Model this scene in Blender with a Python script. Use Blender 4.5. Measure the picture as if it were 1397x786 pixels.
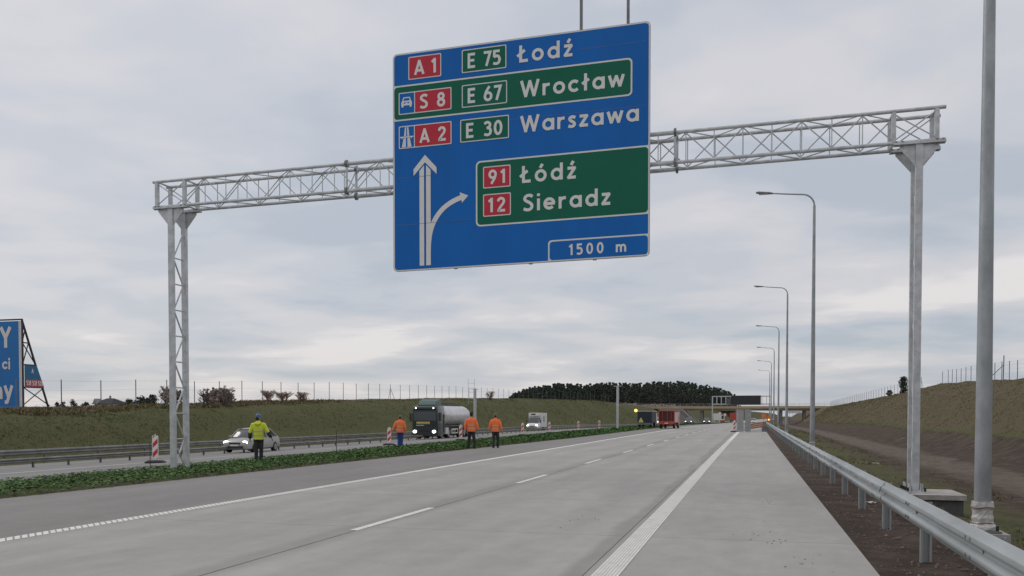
import bpy, math, random
from mathutils import Vector, Matrix
R = math.radians
random.seed(7)
for _o in list(bpy.data.objects):
    bpy.data.objects.remove(_o)
SC = bpy.context.scene
COL = SC.collection

# ------------------------------------------------------------------ camera
F_PX, CAM_H, HORIZON, CX = 1200.0, 1.65, 567.0, 698.5
YAW, PITCH = math.atan(326 / F_PX), R(1.5)
PY0 = HORIZON + F_PX * math.tan(PITCH)
cam_d = bpy.data.cameras.new('camera')
cam = bpy.data.objects.new('camera', cam_d)
COL.objects.link(cam)
cam.location = (0, 0, CAM_H)
cam.rotation_euler = (R(90) - PITCH, 0, YAW)
cam_d.sensor_width = 36
cam_d.lens = F_PX / 1397 * 36
cam_d.shift_y = (PY0 - 393) / 1397
cam_d.clip_start, cam_d.clip_end = 0.1, 9000
SC.camera = cam

# ------------------------------------------------------------------ sky and sun
SUN_EL, SUN_AZ = 38.0, -70.0
W = bpy.data.worlds.new('World')
SC.world = W
W.use_nodes = True
nt = W.node_tree
nt.nodes.clear()


def N(tree, kind, **kw):
    n = tree.nodes.new(kind)
    for k, v in kw.items():
        if k.startswith('i_'):
            n.inputs[k[2:].replace('_', ' ')].default_value = v
        else:
            setattr(n, k, v)
    return n


def math_node(tree, op, a, b=None, clamp=False):
    n = tree.nodes.new('ShaderNodeMath')
    n.operation = op
    n.use_clamp = clamp
    for i, v in enumerate((a, b)):
        if v is None:
            continue
        if isinstance(v, (int, float)):
            n.inputs[i].default_value = v
        else:
            tree.links.new(v, n.inputs[i])
    return n.outputs[0]


def ramp(tree, fac, stops, interp='EASE'):
    n = tree.nodes.new('ShaderNodeValToRGB')
    n.color_ramp.interpolation = interp
    el = n.color_ramp.elements
    while len(el) < len(stops):
        el.new(0.5)
    for e, (p, c) in zip(el, stops):
        e.position = p
        e.color = (c[0], c[1], c[2], 1) if not isinstance(c, (int, float)) else (c, c, c, 1)
    tree.links.new(fac, n.inputs[0])
    return n.outputs[0]


def mix(tree, fac, a, b, blend='MIX'):
    n = tree.nodes.new('ShaderNodeMix')
    n.data_type = 'RGBA'
    n.blend_type = blend
    for sock, v in ((n.inputs[0], fac), (n.inputs[6], a), (n.inputs[7], b)):
        if isinstance(v, (int, float)):
            sock.default_value = v
        elif isinstance(v, tuple):
            sock.default_value = (v[0], v[1], v[2], 1)
        else:
            tree.links.new(v, sock)
    return n.outputs[2]


sky = N(nt, 'ShaderNodeTexSky', sky_type='NISHITA', sun_disc=False, sun_elevation=R(SUN_EL), sun_rotation=R(SUN_AZ))
tc = N(nt, 'ShaderNodeTexCoord')
sep = N(nt, 'ShaderNodeSeparateXYZ')
nt.links.new(tc.outputs['Generated'], sep.inputs[0])
zc = math_node(nt, 'ADD', math_node(nt, 'MAXIMUM', sep.outputs[2], 0.0), 0.125)
com = N(nt, 'ShaderNodeCombineXYZ')
nt.links.new(math_node(nt, 'DIVIDE', sep.outputs[0], zc), com.inputs[0])
nt.links.new(math_node(nt, 'DIVIDE', sep.outputs[1], zc), com.inputs[1])


def cloud_noise(scale, detail, rough, dist, off, sc=(1, 1, 1)):
    mp = N(nt, 'ShaderNodeMapping')
    mp.inputs['Location'].default_value = off
    mp.inputs['Scale'].default_value = sc
    nt.links.new(com.outputs[0], mp.inputs[0])
    n = N(nt, 'ShaderNodeTexNoise', i_Scale=scale, i_Detail=detail, i_Roughness=rough, i_Distortion=dist)
    nt.links.new(mp.outputs[0], n.inputs['Vector'])
    return n.outputs['Fac']


n1 = cloud_noise(0.95, 4.0, 0.46, 0.35, (3.1, 7.7, 0.0), (0.95, 1.0, 1))
n2 = cloud_noise(0.42, 3.0, 0.5, 0.2, (11.3, 2.2, 4.0))
n3 = cloud_noise(2.6, 5.0, 0.55, 0.4, (1.3, 9.2, 2.0), (0.9, 1.0, 1))
dens = math_node(nt, 'ADD', math_node(nt, 'MULTIPLY', n1, 0.52), math_node(nt, 'ADD', math_node(nt, 'MULTIPLY', n2, 0.32), math_node(nt, 'MULTIPLY', n3, 0.16)))
cloud = ramp(nt, dens, [(0.41, (3.3, 3.68, 4.22)), (0.47, (4.1, 4.3, 4.7)), (0.525, (4.9, 4.83, 5.03)), (0.59, (6.3, 5.95, 5.88))])
hz = math_node(nt, 'POWER', math_node(nt, 'SUBTRACT', 1.0, math_node(nt, 'MAXIMUM', sep.outputs[2], 0.0)), 14.0)
cloud = mix(nt, math_node(nt, 'MULTIPLY', hz, 0.5), cloud, (3.85, 4.0, 4.3))
zen = math_node(nt, 'MAXIMUM', sep.outputs[2], 0.0)
cloud = mix(nt, math_node(nt, 'MULTIPLY', zen, 0.55), cloud, (6.9, 6.8, 7.15))
skycol = mix(nt, 0.93, sky.outputs[0], cloud)
bg = N(nt, 'ShaderNodeBackground', i_Strength=0.122)
nt.links.new(skycol, bg.inputs[0])
wo = N(nt, 'ShaderNodeOutputWorld')
nt.links.new(bg.outputs[0], wo.inputs[0])

sl = bpy.data.lights.new('sun', 'SUN')
sl.energy, sl.angle, sl.color = 0.8, R(25), (1.0, 0.96, 0.9)
sun = bpy.data.objects.new('sun', sl)
COL.objects.link(sun)
sd = Vector((math.sin(R(SUN_AZ)) * math.cos(R(SUN_EL)), math.cos(R(SUN_AZ)) * math.cos(R(SUN_EL)), math.sin(R(SUN_EL))))
sun.rotation_euler = sd.to_track_quat('Z', 'Y').to_euler()
SC.render.engine = 'CYCLES'
SC.view_settings.view_transform = 'Standard'
SC.view_settings.look = 'None'
SC.view_settings.exposure = 0.06
SC.view_settings.gamma = 1.0
SC.view_settings.use_curve_mapping = False

# ------------------------------------------------------------------ pixel -> place
_fw = Vector((-math.sin(YAW) * math.cos(PITCH), math.cos(YAW) * math.cos(PITCH), -math.sin(PITCH)))
_rt = Vector((math.cos(YAW), math.sin(YAW), 0))
_up = _rt.cross(_fw)
_C = Vector((0, 0, CAM_H))


def ray(x, y):
    return _fw + _rt * ((x - CX) / F_PX) - _up * ((y - PY0) / F_PX)


def at_z(x, y, z):
    r = ray(x, y)
    return _C + r * ((z - CAM_H) / r.z)


def at_y(x, y, Y):
    r = ray(x, y)
    return _C + r * (Y / r.y)


def at_x(x, y, X):
    r = ray(x, y)
    return _C + r * (X / r.x)


# ------------------------------------------------------------------ the lie of the land
def lerp_table(t, x):
    if x <= t[0][0]:
        return t[0][1]
    for (a, va), (b, vb) in zip(t, t[1:]):
        if x <= b:
            return va + (vb - va) * (x - a) / (b - a)
    return t[-1][1]


def smooth(a, b, x):
    t = min(1, max(0, (x - a) / (b - a)))
    return t * t * (3 - 2 * t)


def bend(Y):                                    # the slow right-hand curve of the motorway
    if Y < 0:
        return 0.0
    return Y * Y / 36000 if Y < 800 else 17.8 + (Y - 800) * 0.044


def wx(X, Y):                                   # carriageways draw together towards the bridge
    w = min(1, max(0, (-10 - X) / 19))
    return X + bend(Y) + 8 * smooth(150, 350, Y) * w


def inv_wx(xw, Y):
    X = xw
    for _ in range(8):
        X += xw - wx(X, Y)
    return X


def dip(Y):
    return -1.0 * smooth(110, 350, Y) - 0.6 * smooth(350, 700, Y)


PROFILE = [(-37.5, -0.92), (-36.4, -0.88), (-29.3, -0.55), (-22, -0.25), (-19.5, -0.15), (-14.6, 0), (1.35, 0), (2.3, -0.02), (3.4, -0.08), (4.1, -0.7), (5.5, -0.98), (8.5, -1.05), (10.5, -0.95), (12.8, -0.72)]
LCREST = [(-60, 1.9), (20, 1.75), (45, 1.85), (90, 3.3), (145, 4.6), (200, 5.6), (270, 6.3), (320, 5.4), (350, 4.9), (420, 5.5), (600, 8.0), (800, 9.0), (1200, 9.0)]
RCREST = [(-60, 5.0), (89, 5.0), (112, 5.6), (137, 6.2), (170, 5.5), (271, 4.7), (350, 4.5), (800, 5.0)]


def lcrest(Y):
    z = lerp_table(LCREST, Y)
    return -37.5 - 2.25 * (z + 0.92), z


def rcrest(Y):
    z = lerp_table(RCREST, Y)
    return 12.8 + 1.85 * (z + 0.72), z


def hnoise(x, y):
    return (math.sin(x * 0.71 + 1.3 * math.sin(y * 0.23)) + math.sin(y * 0.37 + x * 0.31) + math.sin(y * 0.93 - x * 0.53) * 0.5) / 2.5


def prof_z(X, Y):
    lx, lz = lcrest(Y)
    rx, rz = rcrest(Y)
    d = dip(Y)
    if X < lx:
        q_ = smooth(2, 45, lx - X)
        return lz * (1 - q_) + lerp_table([(0, 2.0), (300, 2.4), (430, 7.0), (700, 9.0)], Y) * q_ + 0.1 * hnoise(X, Y)
    if X < -37.5:
        t = (-37.5 - X) / (-37.5 - lx)
        s = t + 0.06 * math.sin(t * 2 * math.pi) * -1
        return (-0.92 + d * (1 - t)) + (lz + 0.92) * s + 0.1 * hnoise(X, Y) * min(1, t * 4)
    if X > rx:
        return rz + (X - rx) * 0.01 + 0.1 * hnoise(X, Y)
    if X > 12.8:
        t = (X - 12.8) / (rx - 12.8)
        return (-0.72 + d * (1 - t)) + (rz + 0.72) * (t - 0.05 * math.sin(t * 2 * math.pi)) + 0.12 * hnoise(X, Y)
    z = lerp_table(PROFILE, X) + d
    if X > 4.2:
        z += 0.07 * hnoise(X * 1.7, Y * 1.3) * min(1, (X - 4.2))
    return z


def G(xw, Y):
    return prof_z(inv_wx(xw, Y), Y)


def ground_px(x, y, lift=0.0):                  # where the sight line through a pixel meets the ground
    z = 0.0
    for _ in range(25):
        p = at_z(x, y, min(z, CAM_H - 0.2))
        z = 0.5 * z + 0.5 * (G(p.x, min(p.y, 900)) + lift)
    p = at_z(x, y, z)
    return p


# ------------------------------------------------------------------ materials
MATS = {}


def M(name, col, rough=0.6, metal=0.0, var=0.0, vscale=3.0, col2=None, bump=0.0, bscale=40.0, emit=None, estr=0.0, spec=0.5, coat=0.0, objvar=0.0, stretch=None):
    if name in MATS:
        return MATS[name]
    m = bpy.data.materials.new(name)
    m.use_nodes = True
    t = m.node_tree
    b = t.nodes['Principled BSDF']
    b.inputs['Roughness'].default_value = rough
    b.inputs['Metallic'].default_value = metal
    b.inputs['Specular IOR Level'].default_value = spec
    b.inputs['Coat Weight'].default_value = coat
    c = (col[0], col[1], col[2], 1)
    b.inputs['Base Color'].default_value = c
    out = None
    vec = None
    if var or col2 or bump:
        tcn = t.nodes.new('ShaderNodeTexCoord')
        vec = tcn.outputs['Object']
        if stretch:
            mp = t.nodes.new('ShaderNodeMapping')
            mp.inputs['Scale'].default_value = stretch
            t.links.new(vec, mp.inputs[0])
            vec = mp.outputs[0]
    if var or col2:
        n = N(t, 'ShaderNodeTexNoise', i_Scale=vscale, i_Detail=6.0, i_Roughness=0.6)
        t.links.new(vec, n.inputs['Vector'])
        a = tuple(x * (1 - var) for x in col)
        d = col2 if col2 else tuple(min(1, x * (1 + var)) for x in col)
        out = ramp(t, n.outputs['Fac'], [(0.32, a), (0.68, d)], 'LINEAR')
    if objvar:
        oi = t.nodes.new('ShaderNodeObjectInfo')
        g = ramp(t, oi.outputs['Random'], [(0, 1 - objvar), (1, 1 + objvar)], 'LINEAR')
        out = mix(t, 1.0, out if out else tuple(col), g, 'MULTIPLY')
    if out:
        t.links.new(out, b.inputs['Base Color'])
    if bump:
        n = N(t, 'ShaderNodeTexNoise', i_Scale=bscale, i_Detail=4.0)
        t.links.new(vec, n.inputs['Vector'])
        bn = N(t, 'ShaderNodeBump', i_Strength=bump, i_Distance=0.02)
        t.links.new(n.outputs['Fac'], bn.inputs['Height'])
        t.links.new(bn.outputs[0], b.inputs['Normal'])
    if emit:
        b.inputs['Emission Color'].default_value = (emit[0], emit[1], emit[2], 1)
        b.inputs['Emission Strength'].default_value = estr
    MATS[name] = m
    return m


GALV = M('galvanised_steel', (0.52, 0.54, 0.55), 0.5, 0.25, var=0.2, vscale=5, bump=0.08, bscale=60)
GALV_P = M('galvanised_pole', (0.34, 0.36, 0.37), 0.5, 0.4, var=0.22, vscale=3.5, bump=0.08, bscale=40, stretch=(1, 1, .5))
GALV_D = M('galvanised_steel_dull', (0.19, 0.2, 0.205), 0.6, 0.3, var=0.25, vscale=4)
RAILM = M('guardrail_steel', (0.35, 0.375, 0.38), 0.55, 0.35, var=0.14, vscale=3, bump=0.06, bscale=30, stretch=(1, .25, 1))
RAIL_FAR = M('weathered_guardrail_steel', (0.22, 0.22, 0.216), 0.6, 0.3, var=0.25, vscale=2)
S_BLUE = M('sign_blue', (0.005, 0.132, 0.46), 0.45, var=0.08, vscale=0.8, spec=0.2, stretch=(1, 1, .3))
S_GREEN = M('sign_green', (0.005, 0.128, 0.075), 0.45, var=0.08, vscale=0.8, spec=0.2)
S_RED = M('sign_red', (0.52, 0.022, 0.045), 0.45, var=0.04, spec=0.35)
S_WHITE = M('sign_white', (0.72, 0.72, 0.69), 0.5, spec=0.35, var=0.03)
S_BACK = M('sign_edge_metal', (0.36, 0.37, 0.38), 0.5, 0.4)
PAINT = M('road_paint', (0.68, 0.68, 0.64), 0.6, var=0.12, vscale=7, bump=0.15, bscale=80)
PAINT_D = M('road_paint_worn', (0.47, 0.47, 0.45), 0.7, var=0.14, vscale=9)
BLACK = M('black_rubber', (0.015, 0.015, 0.016), 0.7, var=0.2)
DARK = M('dark_plastic', (0.025, 0.026, 0.028), 0.5)
GLASS = M('dark_glass', (0.045, 0.055, 0.06), 0.08, spec=0.7)
LIT = M('lit_headlamp', (1, 1, 0.95), 0.3, emit=(1, 0.97, 0.9), estr=4.0)
AMBER = M('lit_amber_lamp', (1, 0.4, 0.05), 0.3, emit=(1, 0.45, 0.08), estr=3.0)
CONC_BLOCK = M('cast_concrete', (0.36, 0.34, 0.32), 0.85, var=0.18, vscale=5, bump=0.3, bscale=40)
SOIL = M('loose_soil', (0.11, 0.08, 0.068), 0.95, var=0.35, vscale=3, bump=0.5, bscale=20)
STONE = M('gravel_stone', (0.16, 0.135, 0.12), 0.9, var=0.3, vscale=6)


def concrete_mat(name, base, mott, streak, fine=0.06, bands=False):
    m = bpy.data.materials.new(name)
    m.use_nodes = True
    t = m.node_tree
    b = t.nodes['Principled BSDF']
    b.inputs['Roughness'].default_value = 0.85
    b.inputs['Specular IOR Level'].default_value = 0.3
    g = t.nodes.new('ShaderNodeNewGeometry')

    def nz(scale, sc, det=5.0, rough=0.55):
        mp = t.nodes.new('ShaderNodeMapping')
        mp.inputs['Scale'].default_value = sc
        t.links.new(g.outputs['Position'], mp.inputs[0])
        n = N(t, 'ShaderNodeTexNoise', i_Scale=scale, i_Detail=det, i_Roughness=rough)
        t.links.new(mp.outputs[0], n.inputs['Vector'])
        return n.outputs['Fac']
    col = mix(t, 1.0, base, ramp(t, nz(0.5, (1, 0.45, 1)), [(0.3, 1 - mott), (0.7, 1 + mott)], 'LINEAR'), 'MULTIPLY')
    col = mix(t, 1.0, col, ramp(t, nz(1.6, (1.0, 0.06, 1), 3), [(0.3, 1 - streak), (0.7, 1 + streak)], 'LINEAR'), 'MULTIPLY')
    col = mix(t, 1.0, col, ramp(t, nz(2.7, (1.0, 0.6, 1), 8, 0.65), [(0.3, 1 - mott * 0.9), (0.7, 1 + mott * 0.9)], 'LINEAR'), 'MULTIPLY')
    col = mix(t, 1.0, col, ramp(t, nz(45, (1, 1, 1), 3, 0.7), [(0.3, 1 - fine), (0.7, 1 + fine)], 'LINEAR'), 'MULTIPLY')
    # a few dark spots and tyre scuffs
    spots = ramp(t, nz(5.0, (1, 1, 1), 2, 0.5), [(0.70, 0.0), (0.76, 1.0)], 'LINEAR')
    col = mix(t, math_node(t, 'MULTIPLY', spots, 0.16), col, tuple(c * 0.45 for c in base))
    if bands:
        # darker cured strips beside the lane joint and the right edge line, faint wheel paths between
        sx_ = t.nodes.new('ShaderNodeSeparateXYZ')
        t.links.new(g.outputs['Position'], sx_.inputs[0])
        wob = math_node(t, 'MULTIPLY', math_node(t, 'SUBTRACT', nz(0.8, (1, .35, 1), 4), 0.5), 0.5)
        for cx0, hw_, am in ((-5.52, .42, .26), (-1.72, .2, .3), (-4.5, .5, .1), (-2.7, .5, .1), (-8.5, .5, .1), (-6.7, .5, .09), (-9.6, .3, .15)):
            dd = math_node(t, 'ABSOLUTE', math_node(t, 'ADD', math_node(t, 'SUBTRACT', sx_.outputs[0], cx0), wob))
            ff = ramp(t, math_node(t, 'DIVIDE', dd, hw_), [(0.25, am), (1.0, 0.0)], 'EASE')
            col = mix(t, ff, col, tuple(c * 0.35 for c in base))
    oi = t.nodes.new('ShaderNodeObjectInfo')
    col = mix(t, 1.0, col, ramp(t, oi.outputs['Random'], [(0, 0.965), (1, 1.035)], 'LINEAR'), 'MULTIPLY')
    t.links.new(col, b.inputs['Base Color'])
    bn = N(t, 'ShaderNodeBump', i_Strength=0.25, i_Distance=0.01)
    t.links.new(nz(60, (1, 0.35, 1), 4, 0.7), bn.inputs['Height'])
    t.links.new(bn.outputs[0], b.inputs['Normal'])
    return m


CONCRETE = concrete_mat('concrete_pavement', (0.348, 0.339, 0.322), 0.085, 0.05, bands=True)
JOINT = concrete_mat('joint_filler', (0.15, 0.145, 0.138), 0.1, 0.03)
ASPHALT = concrete_mat('dark_pavement', (0.225, 0.218, 0.208), 0.08, 0.05, 0.1)
ASPHALT2 = concrete_mat('opposing_pavement', (0.21, 0.205, 0.2), 0.1, 0.06, 0.1)


def terrain_mat():
    m = bpy.data.materials.new('earth_and_grass')
    m.use_nodes = True
    t = m.node_tree
    b = t.nodes['Principled BSDF']
    b.inputs['Roughness'].default_value = 0.95
    b.inputs['Specular IOR Level'].default_value = 0.15
    g = t.nodes.new('ShaderNodeNewGeometry')
    at = t.nodes.new('ShaderNodeAttribute')
    at.attribute_name = 'zone'
    sp = t.nodes.new('ShaderNodeSeparateColor')
    t.links.new(at.outputs['Color'], sp.inputs[0])

    def nz(scale, det=6.0, rough=0.6, sc=(1, 1, 1)):
        mp = t.nodes.new('ShaderNodeMapping')
        mp.inputs['Scale'].default_value = sc
        t.links.new(g.outputs['Position'], mp.inputs[0])
        n = N(t, 'ShaderNodeTexNoise', i_Scale=scale, i_Detail=det, i_Roughness=rough)
        t.links.new(mp.outputs[0], n.inputs['Vector'])
        return n.outputs['Fac']
    soil = ramp(t, nz(1.1, 8, 0.7), [(0.28, (0.045, 0.033, 0.026)), (0.5, (0.072, 0.054, 0.042)), (0.72, (0.14, 0.112, 0.09))], 'LINEAR')
    grass = ramp(t, nz(0.5, 7, 0.7), [(0.3, (0.10, 0.085, 0.042)), (0.45, (0.084, 0.094, 0.036)), (0.6, (0.064, 0.098, 0.032)), (0.72, (0.105, 0.105, 0.046))], 'LINEAR')
    grass = mix(t, 0.6, grass, ramp(t, nz(5.0, 5, 0.75), [(0.3, (0.065, 0.06, 0.028)), (0.7, (0.14, 0.132, 0.066))], 'LINEAR'))
    dry = ramp(t, nz(1.5, 6, 0.7), [(0.3, (0.075, 0.055, 0.042)), (0.7, (0.16, 0.115, 0.08))], 'LINEAR')
    track = ramp(t, nz(2.2, 6, 0.7, (1, .3, 1)), [(0.3, (0.095, 0.076, 0.062)), (0.7, (0.17, 0.145, 0.12))], 'LINEAR')
    edge = math_node(t, 'SUBTRACT', nz(0.9, 7, 0.7), 0.5)

    def fac(ch, gain=1.1):
        s = math_node(t, 'ADD', sp.outputs[ch], math_node(t, 'MULTIPLY', edge, gain))
        return ramp(t, s, [(0.38, 0.0), (0.62, 1.0)], 'LINEAR')
    col = mix(t, fac(0), soil, grass)
    col = mix(t, fac(1, 0.9), col, dry)
    col = mix(t, fac(2, 0.8), col, track)
    t.links.new(col, b.inputs['Base Color'])
    bn = N(t, 'ShaderNodeBump', i_Strength=0.9, i_Distance=0.12)
    t.links.new(nz(4.0, 8, 0.75), bn.inputs['Height'])
    t.links.new(bn.outputs[0], b.inputs['Normal'])
    return m


EARTH = terrain_mat()


# ------------------------------------------------------------------ mesh helpers
class MB:
    def __init__(s):
        s.v, s.f, s.m = [], [], []

    def face(s, pts, mi=0):
        k = len(s.v)
        s.v += [tuple(p) for p in pts]
        s.f.append(tuple(range(k, k + len(pts))))
        s.m.append(mi)

    def box(s, c, d, rz=0.0, mi=0, mat=None):
        k = len(s.v)
        ca, sa = math.cos(rz), math.sin(rz)
        for sx in (-.5, .5):
            for sy in (-.5, .5):
                for sz in (-.5, .5):
                    x, y, z = sx * d[0], sy * d[1], sz * d[2]
                    p = Vector((x * ca - y * sa, x * sa + y * ca, z))
                    if mat:
                        p = mat @ p
                    s.v.append((c[0] + p[0], c[1] + p[1], c[2] + p[2]))
        for q in ((0, 1, 3, 2), (4, 6, 7, 5), (0, 4, 5, 1), (2, 3, 7, 6), (0, 2, 6, 4), (1, 5, 7, 3)):
            s.f.append(tuple(k + i for i in q))
            s.m.append(mi)
        return s

    def tube(s, p0, p1, r0, r1=None, n=8, mi=0, caps=True):
        p0, p1 = Vector(p0), Vector(p1)
        r1 = r0 if r1 is None else r1
        return s.chain([p0, p1], [r0, r1], n, mi, caps)

    def chain(s, pts, rad, n=8, mi=0, caps=True, flat=None):
        """tube through points; rad: number or (across, other) per point; flat: fixed 'across' direction"""
        pts = [Vector(p) for p in pts]
        rings = []
        prev = None
        for i, p in enumerate(pts):
            d = (pts[min(i + 1, len(pts) - 1)] - pts[max(i - 1, 0)]).normalized()
            if flat is not None:
                a = Vector(flat)
                a = (a - d * a.dot(d)).normalized()
            elif prev is None:
                a = d.orthogonal().normalized()
            else:
                a = (prev - d * prev.dot(d)).normalized()
            prev = a
            b = d.cross(a)
            r = rad[i]
            ra, rb = r if isinstance(r, tuple) else (r, r)
            k = len(s.v)
            for j in range(n):
                t = 2 * math.pi * j / n
                s.v.append(tuple(p + a * (math.cos(t) * ra) + b * (math.sin(t) * rb)))
            rings.append(k)
        for a0, b0 in zip(rings, rings[1:]):
            for j in range(n):
                s.f.append((a0 + j, a0 + (j + 1) % n, b0 + (j + 1) % n, b0 + j))
                s.m.append(mi)
        if caps:
            s.f.append(tuple(rings[0] + j for j in reversed(range(n))))
            s.f.append(tuple(rings[-1] + j for j in range(n)))
            s.m += [mi, mi]
        return s

    def ball(s, c, r, n=12, mi=0):
        c = Vector(c)
        rx, ry, rz = r if isinstance(r, tuple) else (r, r, r)
        rings = []
        m = max(4, n // 2)
        for i in range(1, m):
            ph = math.pi * i / m
            k = len(s.v)
            for j in range(n):
                t = 2 * math.pi * j / n
                s.v.append((c.x + rx * math.sin(ph) * math.cos(t), c.y + ry * math.sin(ph) * math.sin(t), c.z + rz * math.cos(ph)))
            rings.append(k)
        k = len(s.v)
        s.v += [(c.x, c.y, c.z + rz), (c.x, c.y, c.z - rz)]
        for j in range(n):
            s.f.append((k, rings[0] + j, rings[0] + (j + 1) % n))
            s.f.append((k + 1, rings[-1] + (j + 1) % n, rings[-1] + j))
            s.m += [mi, mi]
        for a0, b0 in zip(rings, rings[1:]):
            for j in range(n):
                s.f.append((a0 + j, b0 + j, b0 + (j + 1) % n, a0 + (j + 1) % n))
                s.m.append(mi)
        return s

    def rings(s, rr, mi=0, caps=True, closed=True):
        """loft through rings of equal point count"""
        ks = []
        n = len(rr[0])
        for r in rr:
            ks.append(len(s.v))
            s.v += [tuple(p) for p in r]
        for a0, b0 in zip(ks, ks[1:]):
            for j in range(n if closed else n - 1):
                s.f.append((a0 + j, a0 + (j + 1) % n, b0 + (j + 1) % n, b0 + j))
                s.m.append(mi)
        if caps:
            s.f.append(tuple(ks[0] + j for j in reversed(range(n))))
            s.f.append(tuple(ks[-1] + j for j in range(n)))
            s.m += [mi, mi]
        return s

    def prism(s, poly, axis, a, b, mi=0):
        """extrude a 2-D polygon along axis 'x' or 'y' or 'z' from a to b"""
        def P(p, t):
            return {'x': (t, p[0], p[1]), 'y': (p[0], t, p[1]), 'z': (p[0], p[1], t)}[axis]
        return s.rings([[P(p, a) for p in poly], [P(p, b) for p in poly]], mi)

    def build(s, name, mat, parent=None, smooth=False, loc=None):
        me = bpy.data.meshes.new(name)
        me.from_pydata(s.v, [], s.f)
        mats = mat if isinstance(mat, (list, tuple)) else [mat]
        for m in mats:
            me.materials.append(m)
        if len(mats) > 1:
            me.polygons.foreach_set('material_index', s.m)
        if smooth:
            me.polygons.foreach_set('use_smooth', [True] * len(me.polygons))
        return link(name, me, parent, loc)


def link(name, me, parent=None, loc=None):
    o = bpy.data.objects.new(name, me)
    COL.objects.link(o)
    if parent is not None:
        o.parent = parent
    if loc is not None:
        o.location = loc
    return o


def smooth_angle(o, deg=35):
    me = o.data
    me.polygons.foreach_set('use_smooth', [True] * len(me.polygons))
    me.set_sharp_from_angle(angle=R(deg))
    return o


def tag(o, label, cat, group=None):
    o['label'] = label
    o['category'] = cat
    if group:
        o['group'] = group
    return o


def thing(name, label, cat, loc=(0, 0, 0), rz=0.0, group=None):
    o = bpy.data.objects.new(name, None)
    COL.objects.link(o)
    o.empty_display_size = 0.2
    o.location = loc
    o.rotation_euler = (0, 0, rz)
    return tag(o, label, cat, group)


def copy_tree(o, parent=None):
    c = o.copy()
    COL.objects.link(c)
    c.parent = parent
    for ch in list(o.children):
        copy_tree(ch, c)
    return c


def struct(o):
    o['kind'] = 'structure'
    return o


def stuff(o):
    o['kind'] = 'stuff'
    return o


def frange(a, b, st):
    r = []
    while a < b - 1e-6:
        r.append(a)
        a += st
    return r

# ------------------------------------------------------------------ ground sheet
def build_ground():
    Ys = frange(-40, 0, 8) + frange(0, 150, 1.6) + frange(150, 400, 4) + frange(400, 900, 25) + [900, 1100, 1400, 1900, 2600, 3500]
    cols = []                                   # (kind, value, lowered, zone)
    for d in (2500, 1200, 500, 250, 140, 80, 45, 25, 12, 6, 3, 1):
        cols.append(('lc', -d, 0, (0.45, 0.72 if d < 100 else 0.4, 0)))
    for i in range(13):
        t = 1 - i / 13
        cols.append(('ls', t, 0, (1.0, 0.62 if t > 0.95 else (0.36 if t > 0.85 else 0.1), 0)))
    for x, low, z in ((-37.5, 0, (0.75, .3, 0)), (-36.05, 0, (0.4, .3, 0)), (-36.0, 1, (0, 0, 0)), (-29.3, 1, (0, 0, 0)), (-22, 1, (0, 0, 0)), (-19.62, 1, (0, 0, 0)), (-19.55, 0, (0.95, 0, 0)),
                      (-17, 0, (0.95, 0, 0)), (-14.8, 0, (0.95, 0, 0)), (-14.4, 1, (0.2, 0, 0)), (-9, 1, (0, 0, 0)), (1.2, 1, (0, 0, 0)), (1.3, 0, (0, 0, .35)), (1.8, 0, (0, 0, .38)), (2.3, 0, (0, 0, .3)), (2.9, 0, (0.15, 0, .2)),
                      (3.45, 0, (0.4, .2, 0)), (4.2, 0, (0.62, .25, 0)), (4.9, 0, (0.62, .3, 0)), (5.5, 0, (0.6, .3, 0)), (6.3, 0, (0.55, .3, .1)), (7.2, 0, (0.45, .3, .1)), (8.0, 0, (0.25, .15, .25)), (8.8, 0, (0.1, 0, .5)), (9.6, 0, (0, 0, .75)),
                      (10.5, 0, (0, 0, .7)), (11.3, 0, (0, 0, .45)), (12.1, 0, (0, 0, .1)), (12.8, 0, (0, 0, 0))):
        cols.append(('p', x, low, z))
    for i in range(1, 15):
        t = i / 14
        g = 0.0 if t < 0.14 else (0.35 if t < 0.22 else 0.95)
        cols.append(('rs', t, 0, (g, 0.52 if t > 0.22 else 0, 0)))
    for d in (1, 3, 6, 12, 25, 45, 80, 140, 250, 500, 1200, 2500):
        cols.append(('rc', d, 0, (0.7, 0.5, 0)))
    v, f, zc_ = [], [], []
    rnd = random.Random(3)
    for Y in Ys:
        lx, lz = lcrest(Y)
        rx, rz = rcrest(Y)
        for kind, a, low, zone in cols:
            X = {'lc': lx + a if kind == 'lc' else 0, 'ls': -37.5 + (lx + 37.5) * a if kind == 'ls' else 0, 'p': a, 'rs': 12.8 + (rx - 12.8) * a if kind == 'rs' else 0, 'rc': rx + a if kind == 'rc' else 0}[kind]
            z = prof_z(X, Y) - (0.09 if low else 0)
            if kind in ('ls', 'rs') or (kind == 'p' and X > 4.5):
                z += rnd.uniform(-.05, .05)
            v.append((wx(X, Y), Y, z))
            zc_.append((zone[0], zone[1], zone[2], 1))
    n = len(cols)
    for i in range(len(Ys) - 1):
        for j in range(n - 1):
            f.append((i * n + j, i * n + j + 1, (i + 1) * n + j + 1, (i + 1) * n + j))
    me = bpy.data.meshes.new('ground')
    me.from_pydata(v, [], f)
    at = me.color_attributes.new('zone', 'FLOAT_COLOR', 'POINT')
    at.data.foreach_set('color', [c for q in zc_ for c in q])
    me.materials.append(EARTH)
    me.polygons.foreach_set('use_smooth', [True] * len(f))
    struct(link('ground', me))


build_ground()


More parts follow.
